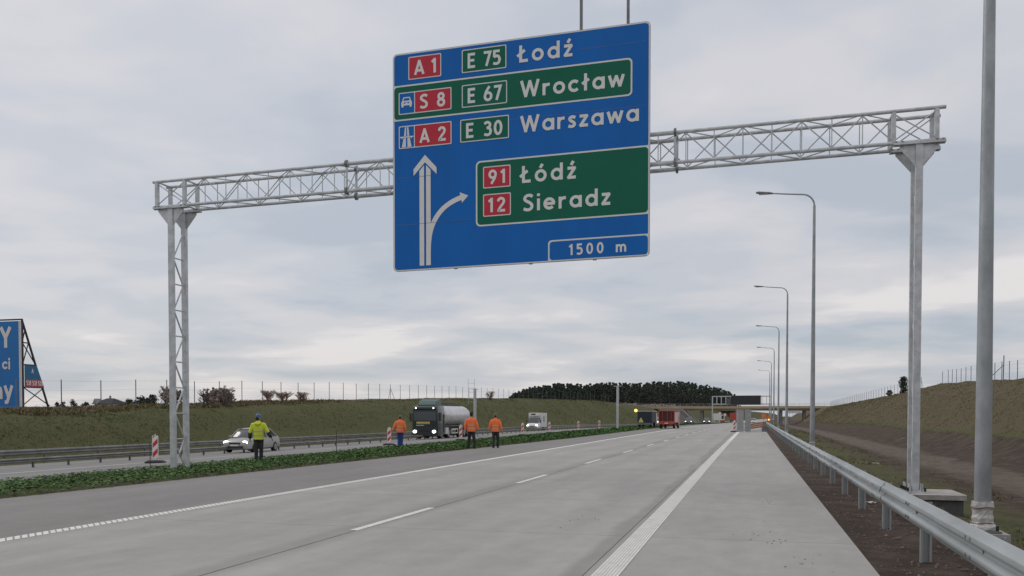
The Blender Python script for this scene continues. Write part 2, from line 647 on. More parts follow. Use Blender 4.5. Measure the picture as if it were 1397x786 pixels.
def strip(name, xa, xb, ya, yb, lift, mat, parent=None, step=4.0, xs=None):
    """a sheet lying on the land between two lateral offsets (numbers or functions of Y)"""
    mb = MB()
    Ys = frange(ya, yb, step) + [yb]
    fa = xa if callable(xa) else (lambda Y: xa)
    fb = xb if callable(xb) else (lambda Y: xb)
    ts = [0, .25, .5, .75, 1] if xs is None else xs
    for Y in Ys:
        for t in ts:
            X = fa(Y) + (fb(Y) - fa(Y)) * t
            mb.v.append((wx(X, Y), Y, lerp_table(PROFILE, X) + dip(Y) + lift))
    n = len(ts)
    for i in range(len(Ys) - 1):
        for j in range(n - 1):
            mb.f.append((i * n + j, i * n + j + 1, (i + 1) * n + j + 1, (i + 1) * n + j))
            mb.m.append(0)
    return mb.build(name, mat, parent)


def plant_edge(Y):
    return min(-12.7, -14.75 + 0.034 * max(0, Y - 4))


SEAM = -9.72
road = struct(strip('road', SEAM - 0.02, 1.29, -20, 900, -0.014, JOINT))
# concrete slabs, near ones singly, the far ones as one sheet
SLAB_END = 82
for k, (xa, xb) in enumerate(((SEAM, -5.482), (-5.456, -1.675), (-1.663, 1.29))):
    for y0 in frange(-8 + k * 0.0, SLAB_END, 5.0):
        y1 = y0 + 4.986
        mb = MB()
        q = [(wx(xa, y0), y0), (wx(xb, y0), y0), (wx(xb, y1), y1), (wx(xa, y1), y1)]
        top = [(x, y, 0.0) for x, y in q]
        bot = [(x, y, -0.03) for x, y in q]
        mb.face(top)
        for i in range(4):
            mb.face([bot[i], bot[(i + 1) % 4], top[(i + 1) % 4], top[i]])
        mb.build('concrete_slab', CONCRETE, road)
strip('far_slabs', SEAM, 1.29, SLAB_END, 900, 0.0, CONCRETE, road)
struct(strip('hard_strip', plant_edge, SEAM - 0.006, -20, 900, -0.004, ASPHALT))
struct(strip('opposing_road', -36.0, -19.6, -20, 900, 0.006, ASPHALT2, xs=[0, .2, .4091, .6, .8537, 1]))

# painted lines
LINE_L, LINE_R, LANE = -9.56, -1.44, -5.5
right_line = struct(strip('edge_line', LINE_R - 0.14, LINE_R + 0.14, -6, 340, 0.003, PAINT_D, xs=[0, 1]))
for i in range(8):
    x0 = LINE_R - 0.14 + i * 0.0355
    strip('line_ridge', x0, x0 + 0.027, -6, 60, 0.006, PAINT, right_line, xs=[0, 1])
strip('line_ridge', LINE_R - 0.14, LINE_R + 0.14, 60, 340, 0.006, PAINT, right_line, xs=[0, 1])
left_line = struct(strip('edge_line', LINE_L - 0.12, LINE_L + 0.12, 24, 340, 0.004, PAINT, xs=[0, 1]))
mb = MB()
for y in frange(4, 24, 0.125):
    x_ = wx(LINE_L, y)
    e_ = random.uniform(-.006, .006)
    q_ = [(x_ - .12, y + .13 + e_), (x_ + .12, y - .11 + e_), (x_ + .12, y - .11 + .092), (x_ - .12, y + .13 + .092)]
    mb.rings([[(a, b, z) for a, b in q_] for z in (0.001, 0.005)])
bars = mb.build('line_bars', PAINT, left_line)
stuff(bars)
for i in range(-1, 30):
    y0 = 11.55 + i * 9.1
    d = strip('lane_dash', LANE - 0.065, LANE + 0.065, y0, y0 + 3.2, 0.005, PAINT, road, xs=[0, 1], step=1.6)
opp_line = struct(strip('edge_line', -25.1, -24.88, -10, 320, 0.012, PAINT, xs=[0, 1]))
struct(strip('edge_line', -35.2, -35.0, -10, 320, 0.014, PAINT_D, xs=[0, 1]))


# ------------------------------------------------------------------ guardrails
W_PROF = [(0.0, 0.155), (0.018, 0.16), (0.03, 0.145), (0.04, 0.118), (0.078, 0.095), (0.083, 0.06), (0.075, 0.04), (0.022, 0.018), (0.018, 0.0), (0.022, -0.018), (0.075, -0.04), (0.083, -0.06), (0.078, -0.095), (0.04, -0.118), (0.03, -0.145), (0.018, -0.16), (0.0, -0.155)]


def guardrail(name, label, X, zc, side, ya, yb, step, seg, mat, bolts=True, post_w=0.12, vs=1.0):
    """W-beam along the road; side = direction the wave bulges (+1/-1)"""
    root = thing(name, label, 'guardrail', (wx(X, 20), 20, G(wx(X, 20), 20)))
    ox, oy, oz = root.location

    def P(x, Y, z):
        return (wx(x, Y) - ox, Y - oy, prof_z(x, Y) + z - oz)
    y = ya
    k = 0
    while y < yb:
        y1 = y + seg + 0.25
        dx = 0.008 * (k % 2)
        sec = []
        for Y in (y, (y + y1) / 2, y1):
            front = [P(X + side * (p + dx), Y, zc + q * vs) for p, q in W_PROF]
            back = [P(X + side * (p + dx - 0.006), Y, zc + q * vs) for p, q in reversed(W_PROF)]
            sec.append(front + back)
        smooth_angle(MB().rings(sec, caps=False).build('beam', mat, root), 50)
        y += seg
        k += 1
    post = None
    y = ya + 0.6
    i = 0
    while y < yb:
        gz_ = prof_z(X, y)
        if post is None:
            mb = MB()
            h = zc + 0.12
            for sx in (-1, 1):
                mb.box((sx * (post_w / 2 - 0.003), 0, h / 2 - 0.15), (0.006, 0.05, h + 0.3))
            mb.box((0, 0.023 , h / 2 - 0.15), (post_w - 0.014, 0.006, h + 0.3))
            mb.box((-post_w / 2 + 0.016, -0.023, h / 2 - 0.15), (0.018, 0.006, h + 0.3))
            mb.box((post_w / 2 - 0.016, -0.023, h / 2 - 0.15), (0.018, 0.006, h + 0.3))
            post = mb.build('post', mat, root)
            po = post
        else:
            po = post.copy()
            COL.objects.link(po)
        po.location = (wx(X, y) - side * (post_w / 2 + 0.012) - ox, y - oy, gz_ - oz)
        y += step
        i += 1
    if bolts:
        bolt = None
        for y in frange(ya + 0.6, 45, step):
            if y < 5:
                continue
            for dy, q in ((0, 0.0), (0.18, 0.075), (0.34, 0.075), (0.18, -0.075), (0.34, -0.075)):
                if bolt is None:
                    mb = MB()
                    mb.tube((0, 0, 0), (side * 0.016, 0, 0), 0.017, n=6)
                    bolt = mb.build('bolt', GALV_D, root)
                    bo = bolt
                else:
                    bo = bolt.copy()
                    COL.objects.link(bo)
                off = 0.02 if q == 0 else 0.08
                bo.location = (wx(X + side * off, y) - ox, y + dy - oy, prof_z(X, y + dy) + zc + q - oz)
    return root


guardrail('guardrail', 'bright galvanised W-beam guardrail along the right shoulder beside the lamp posts', 1.84, 0.565, -1, 1.24, 175, 2.98, 4.0, RAILM)
guardrail('guardrail', 'low dull guardrail on many short posts in front of the silver car', -29.3, 0.33, 1, 26, 260, 2.0, 4.0, RAIL_FAR, bolts=False, post_w=0.1, vs=0.62)
guardrail('guardrail', 'dull guardrail along the foot of the grass bank behind the silver car', -36.25, 0.62, 1, 26, 330, 4.0, 4.0, RAIL_FAR, bolts=False, post_w=0.1)

# ------------------------------------------------------------------ sign gantry
GY, GD = 24.1, 0.66                              # near face and depth of the truss
KS = 0.0125                                      # the beam climbs a little to the right
GXL, GXR = -17.68, 4.02


def bz(x):
    return 8.24 + (x - GXL) * KS


gantry = thing('sign_gantry', 'galvanised steel lattice gantry spanning the carriageway and holding the blue road sign', 'gantry', (GXL, GY, 0))
gl = gantry.location


def rod(name, a, b, r, parent=gantry, n=8, mat=GALV):
    a, b = Vector(a) - gl, Vector(b) - gl
    return MB().tube(a, b, r, n=n).build(name, mat, parent, smooth=False)


def beam_box(name, a, b, w, d, parent=gantry, mat=GALV):
    """rectangular member from a to b; w across x/y, d other way"""
    a, b = Vector(a) - gl, Vector(b) - gl
    dr = (b - a).normalized()
    s1 = dr.cross(Vector((0, 1, 0)))
    s1 = s1.normalized() if s1.length > 1e-3 else Vector((1, 0, 0))
    s2 = dr.cross(s1).normalized()
    rr = [[p + s1 * (i * w / 2) + s2 * (j * d / 2) for i, j in ((-1, -1), (1, -1), (1, 1), (-1, 1))] for p in (a, b)]
    return MB().rings(rr).build(name, mat, parent)


TH = 0.80
xl0, xr0 = -18.32, 4.62
xj = (at_y(473, 240, GY).x, at_y(921, 205, GY).x)
for yy in (GY, GY + GD):
    for zz in (0, TH):
        pts = [xl0, xj[0], xj[1], xr0]
        for i in range(3):
            r = 0.058 if i == 1 else 0.047
            rod('chord', (pts[i], yy, bz(pts[i]) + zz), (pts[i + 1], yy, bz(pts[i + 1]) + zz), r, n=12)
        for x in xj:
            f_ = MB()
            f_.tube(Vector((x - 0.03, yy, bz(x) + zz)) - gl, Vector((x + 0.03, yy, bz(x) + zz)) - gl, 0.115, n=10)
            f_.build('flange', GALV_D, gantry)
# end frames
for xs_ in ((-18.18, -17.18), (3.42, 4.42)):
    for yy in (GY, GY + GD):
        for x in xs_:
            beam_box('end_post', (x, yy, bz(x) + 0.03), (x, yy, bz(x) + TH - 0.03), 0.1, 0.1)
        a, b = xs_
        rod('diagonal_brace', (a, yy, bz(a) + 0.06), (b, yy, bz(b) + TH - 0.06), 0.017)
        rod('diagonal_brace', (a, yy + .02, bz(a) + TH - 0.06), (b, yy + .02, bz(b) + 0.06), 0.017)
    for x in xs_:
        for zz in (0, TH):
            rod('cross_brace', (x, GY + 0.05, bz(x) + zz), (x, GY + GD - 0.05, bz(x) + zz), 0.03)
# lattice between
nb = 28
x0, x1 = -17.18, 3.42
st = (x1 - x0) / nb
for i in range(nb + 1):
    x = x0 + i * st
    if 0 < i < nb:
        for yy in (GY, GY + GD):
            rod('vertical_brace', (x, yy, bz(x) + 0.04), (x, yy, bz(x) + TH - 0.04), 0.014, n=6)
    if i < nb:
        xb = x + st
        for q, yy in enumerate((GY, GY + GD)):
            lo, hi = (0.04, TH - 0.04) if (i + q) % 2 == 0 else (TH - 0.04, 0.04)
            rod('diagonal_brace', (x, yy, bz(x) + lo), (xb, yy, bz(xb) + hi), 0.017, n=6)
        for q, zz in enumerate((0, TH)):
            ya_, yb_ = (GY, GY + GD) if (i + q) % 2 == 0 else (GY + GD, GY)
            rod('cross_brace', (x, ya_, bz(x) + zz), (xb, yb_, bz(xb) + zz), 0.017, n=6)
for x in xj:
    for yy in (GY, GY + GD):
        rod('joint_post', (x, yy, bz(x)), (x, yy, bz(x) + TH), 0.035)
    rod('cross_brace', (x, GY, bz(x)), (x, GY + GD, bz(x) + TH), 0.028)
# legs with heads and lacing
for x, zb in ((GXL, -0.15), (GXR, -0.3)):
    top = bz(x) - 0.05
    for q, yy in enumerate((GY, GY + GD)):
        leg = beam_box('leg', (x, yy, zb), (x, yy, top), 0.17, 0.115)
        hd = MB()
        gx_, gy_ = x - gl.x, yy - gl.y
        hd.box((gx_, gy_, top + 0.002), (1.2, 0.2, 0.05))
        hd.prism([(gx_ - 0.086, top - 0.55), (gx_ - 0.086, top - 0.03), (gx_ - 0.46, top - 0.03), (gx_ - 0.46, top - 0.1)], 'y', gy_ - 0.012, gy_ + 0.012)
        hd.prism([(gx_ + 0.086, top - 0.55), (gx_ + 0.086, top - 0.03), (gx_ + 0.46, top - 0.03), (gx_ + 0.46, top - 0.1)], 'y', gy_ - 0.012, gy_ + 0.012)
        hd.build('head_plate', GALV, leg)
        for bx_ in (-0.54, -0.4, 0.4, 0.54):
            MB().tube((gx_ + bx_, gy_ - .07, top - 0.06), (gx_ + bx_, gy_ - .07, top + 0.07), 0.022, n=6).build('bolt', GALV_D, leg)
        if x > 0:
            MB().box((gx_, gy_, zb + 0.02), (0.5, 0.46, 0.04)).build('base_plate', GALV, leg)
            for a_ in (-0.2, 0.2):
                for b_ in (-0.18, 0.18):
                    MB().tube((gx_ + a_, gy_ + b_, zb), (gx_ + a_, gy_ + b_, zb + 0.14), 0.028, n=6).build('anchor_bolt', DARK, leg)
            for a_ in (-0.15, 0.15):
                MB().prism([(gx_ + a_ - .006, zb + .04), (gx_ + a_ + .006, zb + .04), (gx_ + a_ + .006, zb + .22), (gx_ + a_ - .006, zb + .22)], 'y', gy_ - .18, gy_ + .18).build('stiffener', GALV, leg)
    zz = zb + 0.25
    k = 0
    while zz < top - 0.8:
        a_, b_ = (GY + 0.1, GY + GD - 0.1) if k % 2 == 0 else (GY + GD - 0.1, GY + 0.1)
        rod('diagonal_brace', (x, a_, zz), (x, b_, zz + 0.78), 0.026)
        if k > 0:
            rod('cross_brace', (x, GY + 0.1, zz - .02), (x, GY + GD - 0.1, zz - .02), 0.022)
        zz += 0.82
        k += 1
    rod('diagonal_brace', (x + .05, GY + 0.1, zb + 0.75), (x + .05, GY + GD - 0.1, zb + 0.1), 0.022)
# two slim masts rising from the beam behind the sign
for px, yy in ((793, GY + 0.1), (857, GY + 0.1)):
    p = at_y(px, 30, yy)
    mast = beam_box('mast', (p.x, yy, bz(p.x) - 0.3), (p.x, yy, 14.3), 0.075, 0.075, mat=GALV_D)

# ------------------------------------------------------------------ the road sign
SY = 23.86
SX, SZ, SW, SH, SK = -10.045, 5.815, 7.39, 6.24, 0.0155
sign = thing('road_sign', 'large blue overhead direction sign listing A1 Łodź, S8 Wrocław, A2 Warszawa, 1500 m', 'road sign', (SX, SY, SZ))


def sp_(u, v, d):
    return (u, -d, v + SK * u)


def round_rect(u0, v0, u1, v1, r, corners=(1, 1, 1, 1), n=5):
    pts = []
    for k, (cx_, cy_, a0) in enumerate(((u1 - r, v1 - r, 0), (u0 + r, v1 - r, 90), (u0 + r, v0 + r, 180), (u1 - r, v0 + r, 270))):
        if corners[k]:
            for i in range(n + 1):
                a = R(a0 + 90 * i / n)
                pts.append((cx_ + r * math.cos(a), cy_ + r * math.sin(a)))
        else:
            pts.append(((u1, u0, u0, u1)[k], (v1, v1, v0, v0)[k]))
    return pts


def plate(name, poly, d, mat, parent, thick=0.0025):
    mb = MB()
    mb.rings([[sp_(u, v, d - thick) for u, v in poly], [sp_(u, v, d) for u, v in poly]])
    return mb.build(name, mat, parent)


def ribbon(mb, pts, hw, d, close=False):
    pts = [Vector((p[0], p[1], 0)) for p in pts]
    n = len(pts)
    L, Rr = [], []
    for i, p in enumerate(pts):
        if close:
            a, b = pts[i - 1], pts[(i + 1) % n]
        else:
            a, b = pts[max(i - 1, 0)], pts[min(i + 1, n - 1)]
        d1 = (p - a).normalized() if (p - a).length > 1e-9 else (b - p).normalized()
        d2 = (b - p).normalized() if (b - p).length > 1e-9 else d1
        nn = Vector((-(d1.y + d2.y), d1.x + d2.x, 0))
        nn = nn.normalized() if nn.length > 1e-6 else Vector((-d1.y, d1.x, 0))
        c = nn.dot(Vector((-d1.y, d1.x, 0)))
        m = min(1 / max(c, 0.05), 1.9)
        L.append(p + nn * hw * m)
        Rr.append(p - nn * hw * m)
    rng = range(n) if close else range(n - 1)
    for i in rng:
        j = (i + 1) % n
        mb.face([sp_(q.x, q.y, d) for q in (Rr[i], Rr[j], L[j], L[i])])


def arc(cx_, cy_, rx, ry, a0, a1, n=14):
    return [(cx_ + rx * math.cos(R(a0 + (a1 - a0) * i / n)), cy_ + ry * math.sin(R(a0 + (a1 - a0) * i / n))) for i in range(n + 1)]


def spline(p, n=6):
    P = [Vector(q) for q in [p[0]] + list(p) + [p[-1]]]
    out = []
    for i in range(1, len(P) - 2):
        for k in range(n):
            t = k / n
            a, b, c, d = P[i - 1], P[i], P[i + 1], P[i + 2]
            out.append(tuple(0.5 * ((2 * b) + (c - a) * t + (2 * a - 5 * b + 4 * c - d) * t * t + (3 * b - a - 3 * c + d) * t ** 3)))
    out.append(tuple(P[-1]))
    return out


HW = 0.09                                       # half the stroke of the road-sign lettering, cap height 1
_o = arc(.335, .35, .26, .275, 0, 360, 22)
GLYPHS = {
    'o': (.67, [_o]), 'a': (.68, [_o, [(.60, 0), (.60, .70)]]), 'd': (.68, [_o, [(.60, 0), (.60, 1)]]),
    'c': (.58, [arc(.335, .35, .26, .275, 42, 318, 18)]),
    'e': (.66, [arc(.335, .35, .26, .275, 0, 318, 18), [(.075, .35), (.65, .35)]]),
    'r': (.42, [[(.078, 0), (.078, .70)], spline([(.078, .36), (.12, .52), (.24, .605), (.41, .615)])]),
    'z': (.50, [[(.02, .622), (.43, .622), (.07, .078), (.49, .078)]]),
    's': (.46, [spline([(.42, .575), (.30, .625), (.17, .615), (.10, .52), (.16, .42), (.31, .31), (.37, .20), (.31, .10), (.18, .072), (.03, .12)])]),
    'i': (.16, [[(.08, 0), (.08, .70)], [(.08, .84), (.08, 1.0)]]),
    'm': (.92, [[(.078, 0), (.078, .70)], spline([(.078, .40), (.14, .56), (.27, .622), (.40, .56), (.45, .40)]) + [(.45, 0)], spline([(.45, .40), (.51, .56), (.64, .622), (.78, .56), (.84, .40)]) + [(.84, 0)]]),
    'n': (.55, [[(.078, 0), (.078, .70)], spline([(.078, .40), (.14, .56), (.27, .622), (.41, .56), (.47, .40)]) + [(.47, 0)]]),
    'w': (.90, [[(.06, .70), (.25, .06), (.45, .62), (.65, .06), (.84, .70)]]),
    'y': (.60, [[(.06, .70), (.30, .05)], [(.54, .70), (.20, -.22), (.06, -.22)]]),
    'ł': (.40, [[(.20, 0), (.20, 1)], [(.01, .40), (.39, .66)]]),
    'Ł': (.62, [[(.20, 1), (.20, .078), (.62, .078)], [(.0, .36), (.44, .70)]]),
    'W': (1.10, [[(.06, 1), (.31, .07), (.55, .93), (.79, .07), (1.04, 1)]]),
    'A': (.74, [[(.06, 0), (.37, .94), (.68, 0)], [(.18, .28), (.56, .28)]]),
    'E': (.52, [[(.52, .922), (.078, .922), (.078, .078), (.52, .078)], [(.078, .51), (.47, .51)]]),
    'S': (.60, [spline([(.55, .85), (.40, .93), (.22, .915), (.10, .80), (.12, .66), (.28, .55), (.42, .46), (.51, .33), (.48, .17), (.34, .078), (.18, .085), (.03, .15)])]),
    'Y': (.66, [[(.05, 1), (.33, .48), (.61, 1)], [(.33, .50), (.33, 0)]]),
    '0': (.60, [arc(.30, .5, .22, .422, 0, 360, 24)]),
    '1': (.34, [[(.03, .74), (.235, .92)], [(.245, 1), (.245, 0)]]),
    '2': (.58, [spline([(.08, .72), (.13, .87), (.29, .925), (.44, .86), (.49, .72), (.43, .55), (.28, .37), (.10, .10)]) + [(.10, .078), (.58, .078)]]),
    '3': (.56, [spline([(.05, .83), (.20, .925), (.36, .90), (.45, .77), (.40, .61), (.22, .545)]), spline([(.22, .545), (.42, .50), (.49, .30), (.42, .13), (.25, .074), (.04, .14)])]),
    '5': (.56, [[(.50, .922), (.12, .922), (.11, .52)] , spline([(.11, .53), (.27, .60), (.42, .54), (.49, .34), (.42, .14), (.25, .074), (.04, .13)])]),
    '6': (.60, [arc(.30, .32, .225, .245, 0, 360, 22), spline([(.08, .36), (.16, .62), (.30, .84), (.40, .99)])]),
    '7': (.56, [[(.02, .922), (.48, .922), (.20, 0)]]),
    '8': (.60, [arc(.30, .29, .225, .215, 0, 360, 22), arc(.30, .73, .185, .19, 0, 360, 20)]),
    '9': (.60, [arc(.30, .68, .225, .245, 0, 360, 22), spline([(.52, .64), (.44, .38), (.30, .16), (.20, .01)])]),
}
ACC = {'ó': ('o', [(.30, .80), (.44, 1.02)]), 'ź': ('z', [(.22, .80), (.36, 1.02)])}


def lettering(s, u0, u1, v0, cap, d, parent, mat=S_WHITE, hw=HW, wscale=1.0):
    widths = []
    for ch in s:
        g = ACC[ch][0] if ch in ACC else ch
        widths.append(0.42 if ch == ' ' else GLYPHS[g][0] * wscale)
    tot = sum(widths) * cap
    gap = ((u1 - u0) - tot) / max(1, len(s) - 1)
    u = u0
    k = 0
    for ch, w in zip(s, widths):
        if ch != ' ':
            mb = MB()
            g = ACC[ch][0] if ch in ACC else ch
            strokes = list(GLYPHS[g][1])
            if ch in ACC:
                strokes.append(ACC[ch][1])
            for st_ in strokes:
                close = len(st_) > 12 and (Vector(st_[0]) - Vector(st_[-1])).length < 1e-4
                q = [(u + p[0] * cap * wscale, v0 + p[1] * cap) for p in (st_[:-1] if close else st_)]
                runs = [[q[0]]]
                for a_, b_, c_ in zip(q, q[1:], q[2:]):
                    runs[-1].append(b_)
                    e1, e2 = (Vector(b_) - Vector(a_)).normalized(), (Vector(c_) - Vector(b_)).normalized()
                    if not close and e1.dot(e2) < -0.3:          # sharp corner: two straight strokes that overlap
                        runs[-1][-1] = tuple(Vector(b_) + e1 * hw * cap * .55)
                        runs.append([tuple(Vector(b_) - e2 * hw * cap * .55)])
                runs[-1].append(q[-1])
                for rn in runs:
                    ribbon(mb, rn, hw * cap, d + 0.0004 * (k % 5), close)
                    k += 1
            mb.build('digit' if ch.isdigit() else 'letter', mat, parent)
        u += w * cap + gap


back = MB().rings([[sp_(u, v, a) for u, v in round_rect(0, 0, SW, SH, 0.13)] for a in (-0.035, 0.0)]).build('backing_sheet', S_BACK, sign)
plate('border', round_rect(0.012, 0.012, SW - 0.012, SH - 0.012, 0.125), 0.004, S_WHITE, sign)
B = 0.042
D0, D1, D2, D3 = 0.008, 0.012, 0.016, 0.020
row1 = plate('blue_panel', round_rect(0.045, 5.345, SW - 0.045, SH - 0.045, 0.1, (1, 1, 0, 0)), D0, S_BLUE, sign)
row1b = plate('blue_panel', round_rect(0.045, 0.045, SW - 0.045, 5.343, 0.1, (0, 0, 1, 1)), D0, S_BLUE, sign)
gp1w = plate('panel_outline', round_rect(0.035, 4.315, 6.91, 5.325, 0.12, (1, 0, 0, 1)), D1, S_WHITE, sign)
plate('green_panel', round_rect(0.047, 4.36, 6.865, 5.28, 0.09), D2, S_GREEN, sign)
plate('panel_outline', round_rect(2.51, 1.125, SW - 0.03, 2.955, 0.13, (0, 1, 1, 0)), D1, S_WHITE, sign)
plate('green_panel', round_rect(2.555, 1.17, SW - 0.047, 2.91, 0.1), D2, S_GREEN, sign)
plate('panel_outline', round_rect(4.60, 0.022, SW - 0.03, 0.60, 0.1, (0, 1, 0, 0)), D1, S_WHITE, sign)
plate('blue_panel', round_rect(4.642, 0.05, SW - 0.047, 0.558, 0.09), D2, S_BLUE, sign)


def route(u0, v0, u1, v1, mat, txt, tu0, tu1, base, cap, blue=None):
    pl = plate('route_plate', round_rect(u0, v0, u1, v1, 0.035), D2 + 0.003, S_WHITE, sign)
    b = 0.028
    a = u0 + b if blue is None else blue + b / 2
    plate('colour_field', round_rect(a, v0 + b, u1 - b, v1 - b, 0.02), D3 + 0.003, mat, pl)
    if blue is not None:
        plate('symbol_field', round_rect(u0 + b, v0 + b, blue - b / 2, v1 - b, 0.02), D3 + 0.003, S_BLUE, pl)
    lettering(txt, tu0, tu1, base, cap, D3 + 0.006, pl)
    return pl


route(0.485, 5.455, 1.485, 6.105, S_RED, 'A 1', 0.67, 1.33, 5.575, 0.41)
route(2.10, 5.46, 3.405, 6.105, S_GREEN, 'E 75', 2.28, 3.24, 5.575, 0.41)
pS8 = route(0.185, 4.49, 1.79, 5.115, S_RED, 'S 8', 0.84, 1.60, 4.60, 0.40, blue=0.675)
route(2.10, 4.49, 3.425, 5.12, S_GREEN, 'E 67', 2.28, 3.27, 4.60, 0.41)
pA2 = route(0.185, 3.515, 1.79, 4.16, S_RED, 'A 2', 0.83, 1.62, 3.63, 0.40, blue=0.665)
route(2.05, 3.52, 3.48, 4.16, S_GREEN, 'E 30', 2.23, 3.29, 3.63, 0.41)
route(2.725, 2.175, 3.525, 2.78, S_RED, '91', 2.89, 3.37, 2.285, 0.39)
route(2.725, 1.385, 3.535, 2.01, S_RED, '12', 2.88, 3.37, 1.495, 0.40)
lettering('Łodź', 3.72, 5.28, 5.56, 0.462, D3, sign, wscale=1.06)
lettering('Wrocław', 3.81, 6.70, 4.585, 0.462, D3, sign, wscale=1.06)
lettering('Warszawa', 3.81, 7.09, 3.62, 0.462, D3, sign, wscale=1.06)
lettering('Łódź', 3.80, 5.38, 2.24, 0.462, D3, sign, wscale=1.06)
lettering('Sieradz', 3.89, 6.33, 1.45, 0.462, D3, sign, wscale=1.06)
lettering('1500 m', 5.19, 6.76, 0.155, 0.30, D3, sign)
# expressway car and motorway symbols
mb = MB()
cu, cv = 0.43, 4.80
mb.face([sp_(cu + a, cv + b, D3 + .006) for a, b in ((-.165, -.06), (.165, -.06), (.165, .03), (.13, .075), (-.13, .075), (-.165, .03))])
ribbon(mb, [(cu - .125, cv + .06), (cu - .085, cv + .16), (cu + .085, cv + .16), (cu + .125, cv + .06)], .016, D3 + .0064)
for a in (-.125, .125):
    mb.face([sp_(cu + a + p, cv + q, D3 + .0064) for p, q in ((-.03, -.11), (.03, -.11), (.03, -.055), (-.03, -.055))])
mb.build('car_symbol', S_WHITE, pS8)
mb = MB()
for a in (-.06, .06):
    mb.face([sp_(cu + a + p, cv + q, D3 + .0068) for p, q in ((-.03, -.005), (.03, -.005), (.03, .02), (-.03, .02))])
mb.face([sp_(cu + p, cv + q, D3 + .0068) for p, q in ((-.07, .025), (.07, .025), (.07, .035), (-.07, .035))])
mb.build('car_symbol_detail', S_BLUE, pS8)
mb = MB()
cv = 3.84
for sx in (-1, 1):
    mb.face([sp_(cu + sx * a, cv + b, D3 + .006) for a, b in ((.025, -.29), (.15, -.29), (.095, -.03), (.022, -.03))][::sx])
    mb.face([sp_(cu + sx * a, cv + b, D3 + .006) for a, b in ((.018, .03), (.082, .03), (.05, .28), (.014, .28))][::sx])
ribbon(mb, [(cu - .21, cv), (cu + .21, cv)], .018, D3 + .0064)
for a in (-.14, .14):
    ribbon(mb, [(cu + a, cv - .05), (cu + a, cv)], .014, D3 + .0068)
mb.build('motorway_symbol', S_WHITE, pA2)
# lane arrows
mb = MB()
d = D2
mb.face([sp_(u, v, d) for u, v in ((.815, .13), (.955, .13), (.955, 2.99), (.815, 2.84))])
mb.face([sp_(u, v, d) for u, v in ((1.015, .13), (1.155, .13), (1.155, 2.84), (1.015, 2.99))])
mb.face([sp_(u, v, d + .0004) for u, v in ((.985, 3.07), (1.335, 2.71), (1.335, 2.90), (.985, 3.28))])
mb.face([sp_(u, v, d + .0004) for u, v in ((.985, 3.07), (.985, 3.28), (.635, 2.90), (.635, 2.71))])
mb.build('straight_arrow', S_WHITE, sign)
mb = MB()
ribbon(mb, spline([(1.085, .45), (1.10, .80), (1.16, 1.13), (1.30, 1.44), (1.52, 1.70), (1.80, 1.88), (2.08, 1.985)], 8), .07, d + .0008)
mb.face([sp_(u, v, d + .0012) for u, v in ((2.10, 1.83), (2.285, 2.02), (2.03, 2.13))])
mb.build('exit_arrow', S_WHITE, sign)
SEAMM = M('sign_seam', (0.10, 0.14, 0.22), 0.6)
for v_, u_a, u_b, dd_ in ((1.335, .78, 2.4, D2 + .003), (2.68, .6, 1.36, D2 + .003), (1.335, .05, .78, D0 + .002), (2.68, .05, .6, D0 + .002), (4.02, 1.82, 7.3, D0 + .002), (5.72, 5.35, 7.3, D0 + .002)):
    m_ = MB()
    ribbon(m_, [(u_a, v_), (u_b, v_)], .005, dd_)
    m_.build('seam', SEAMM, sign)
for z_ in (1.2, 2.4, 3.1, 4.6, 5.7):
    MB().box((SW / 2, 0.075, z_ + SK * SW / 2), (SW - 0.3, 0.06, 0.05)).build('back_rail', GALV, sign)
for u_ in (0.8, 2.6, 4.6, 6.4):
    MB().box((u_, 0.13, SH / 2 + SK * u_), (0.07, 0.05, SH - 0.3)).build('back_post', GALV, sign)
for u_ in (1.9, 4.1, 5.9):
    MB().box((u_, 0.02, -0.005 + SK * u_), (0.1, 0.05, 0.03)).build('clamp', GALV_D, sign)

# ------------------------------------------------------------------ lamp posts
WRAP = M('plastic_wrap', (0.55, 0.54, 0.52), 0.5, var=0.2, vscale=14, bump=0.6, bscale=25)
TAPE = M('brown_tape', (0.22, 0.12, 0.08), 0.5)
LAMP_G = 'street lamps along the right shoulder'


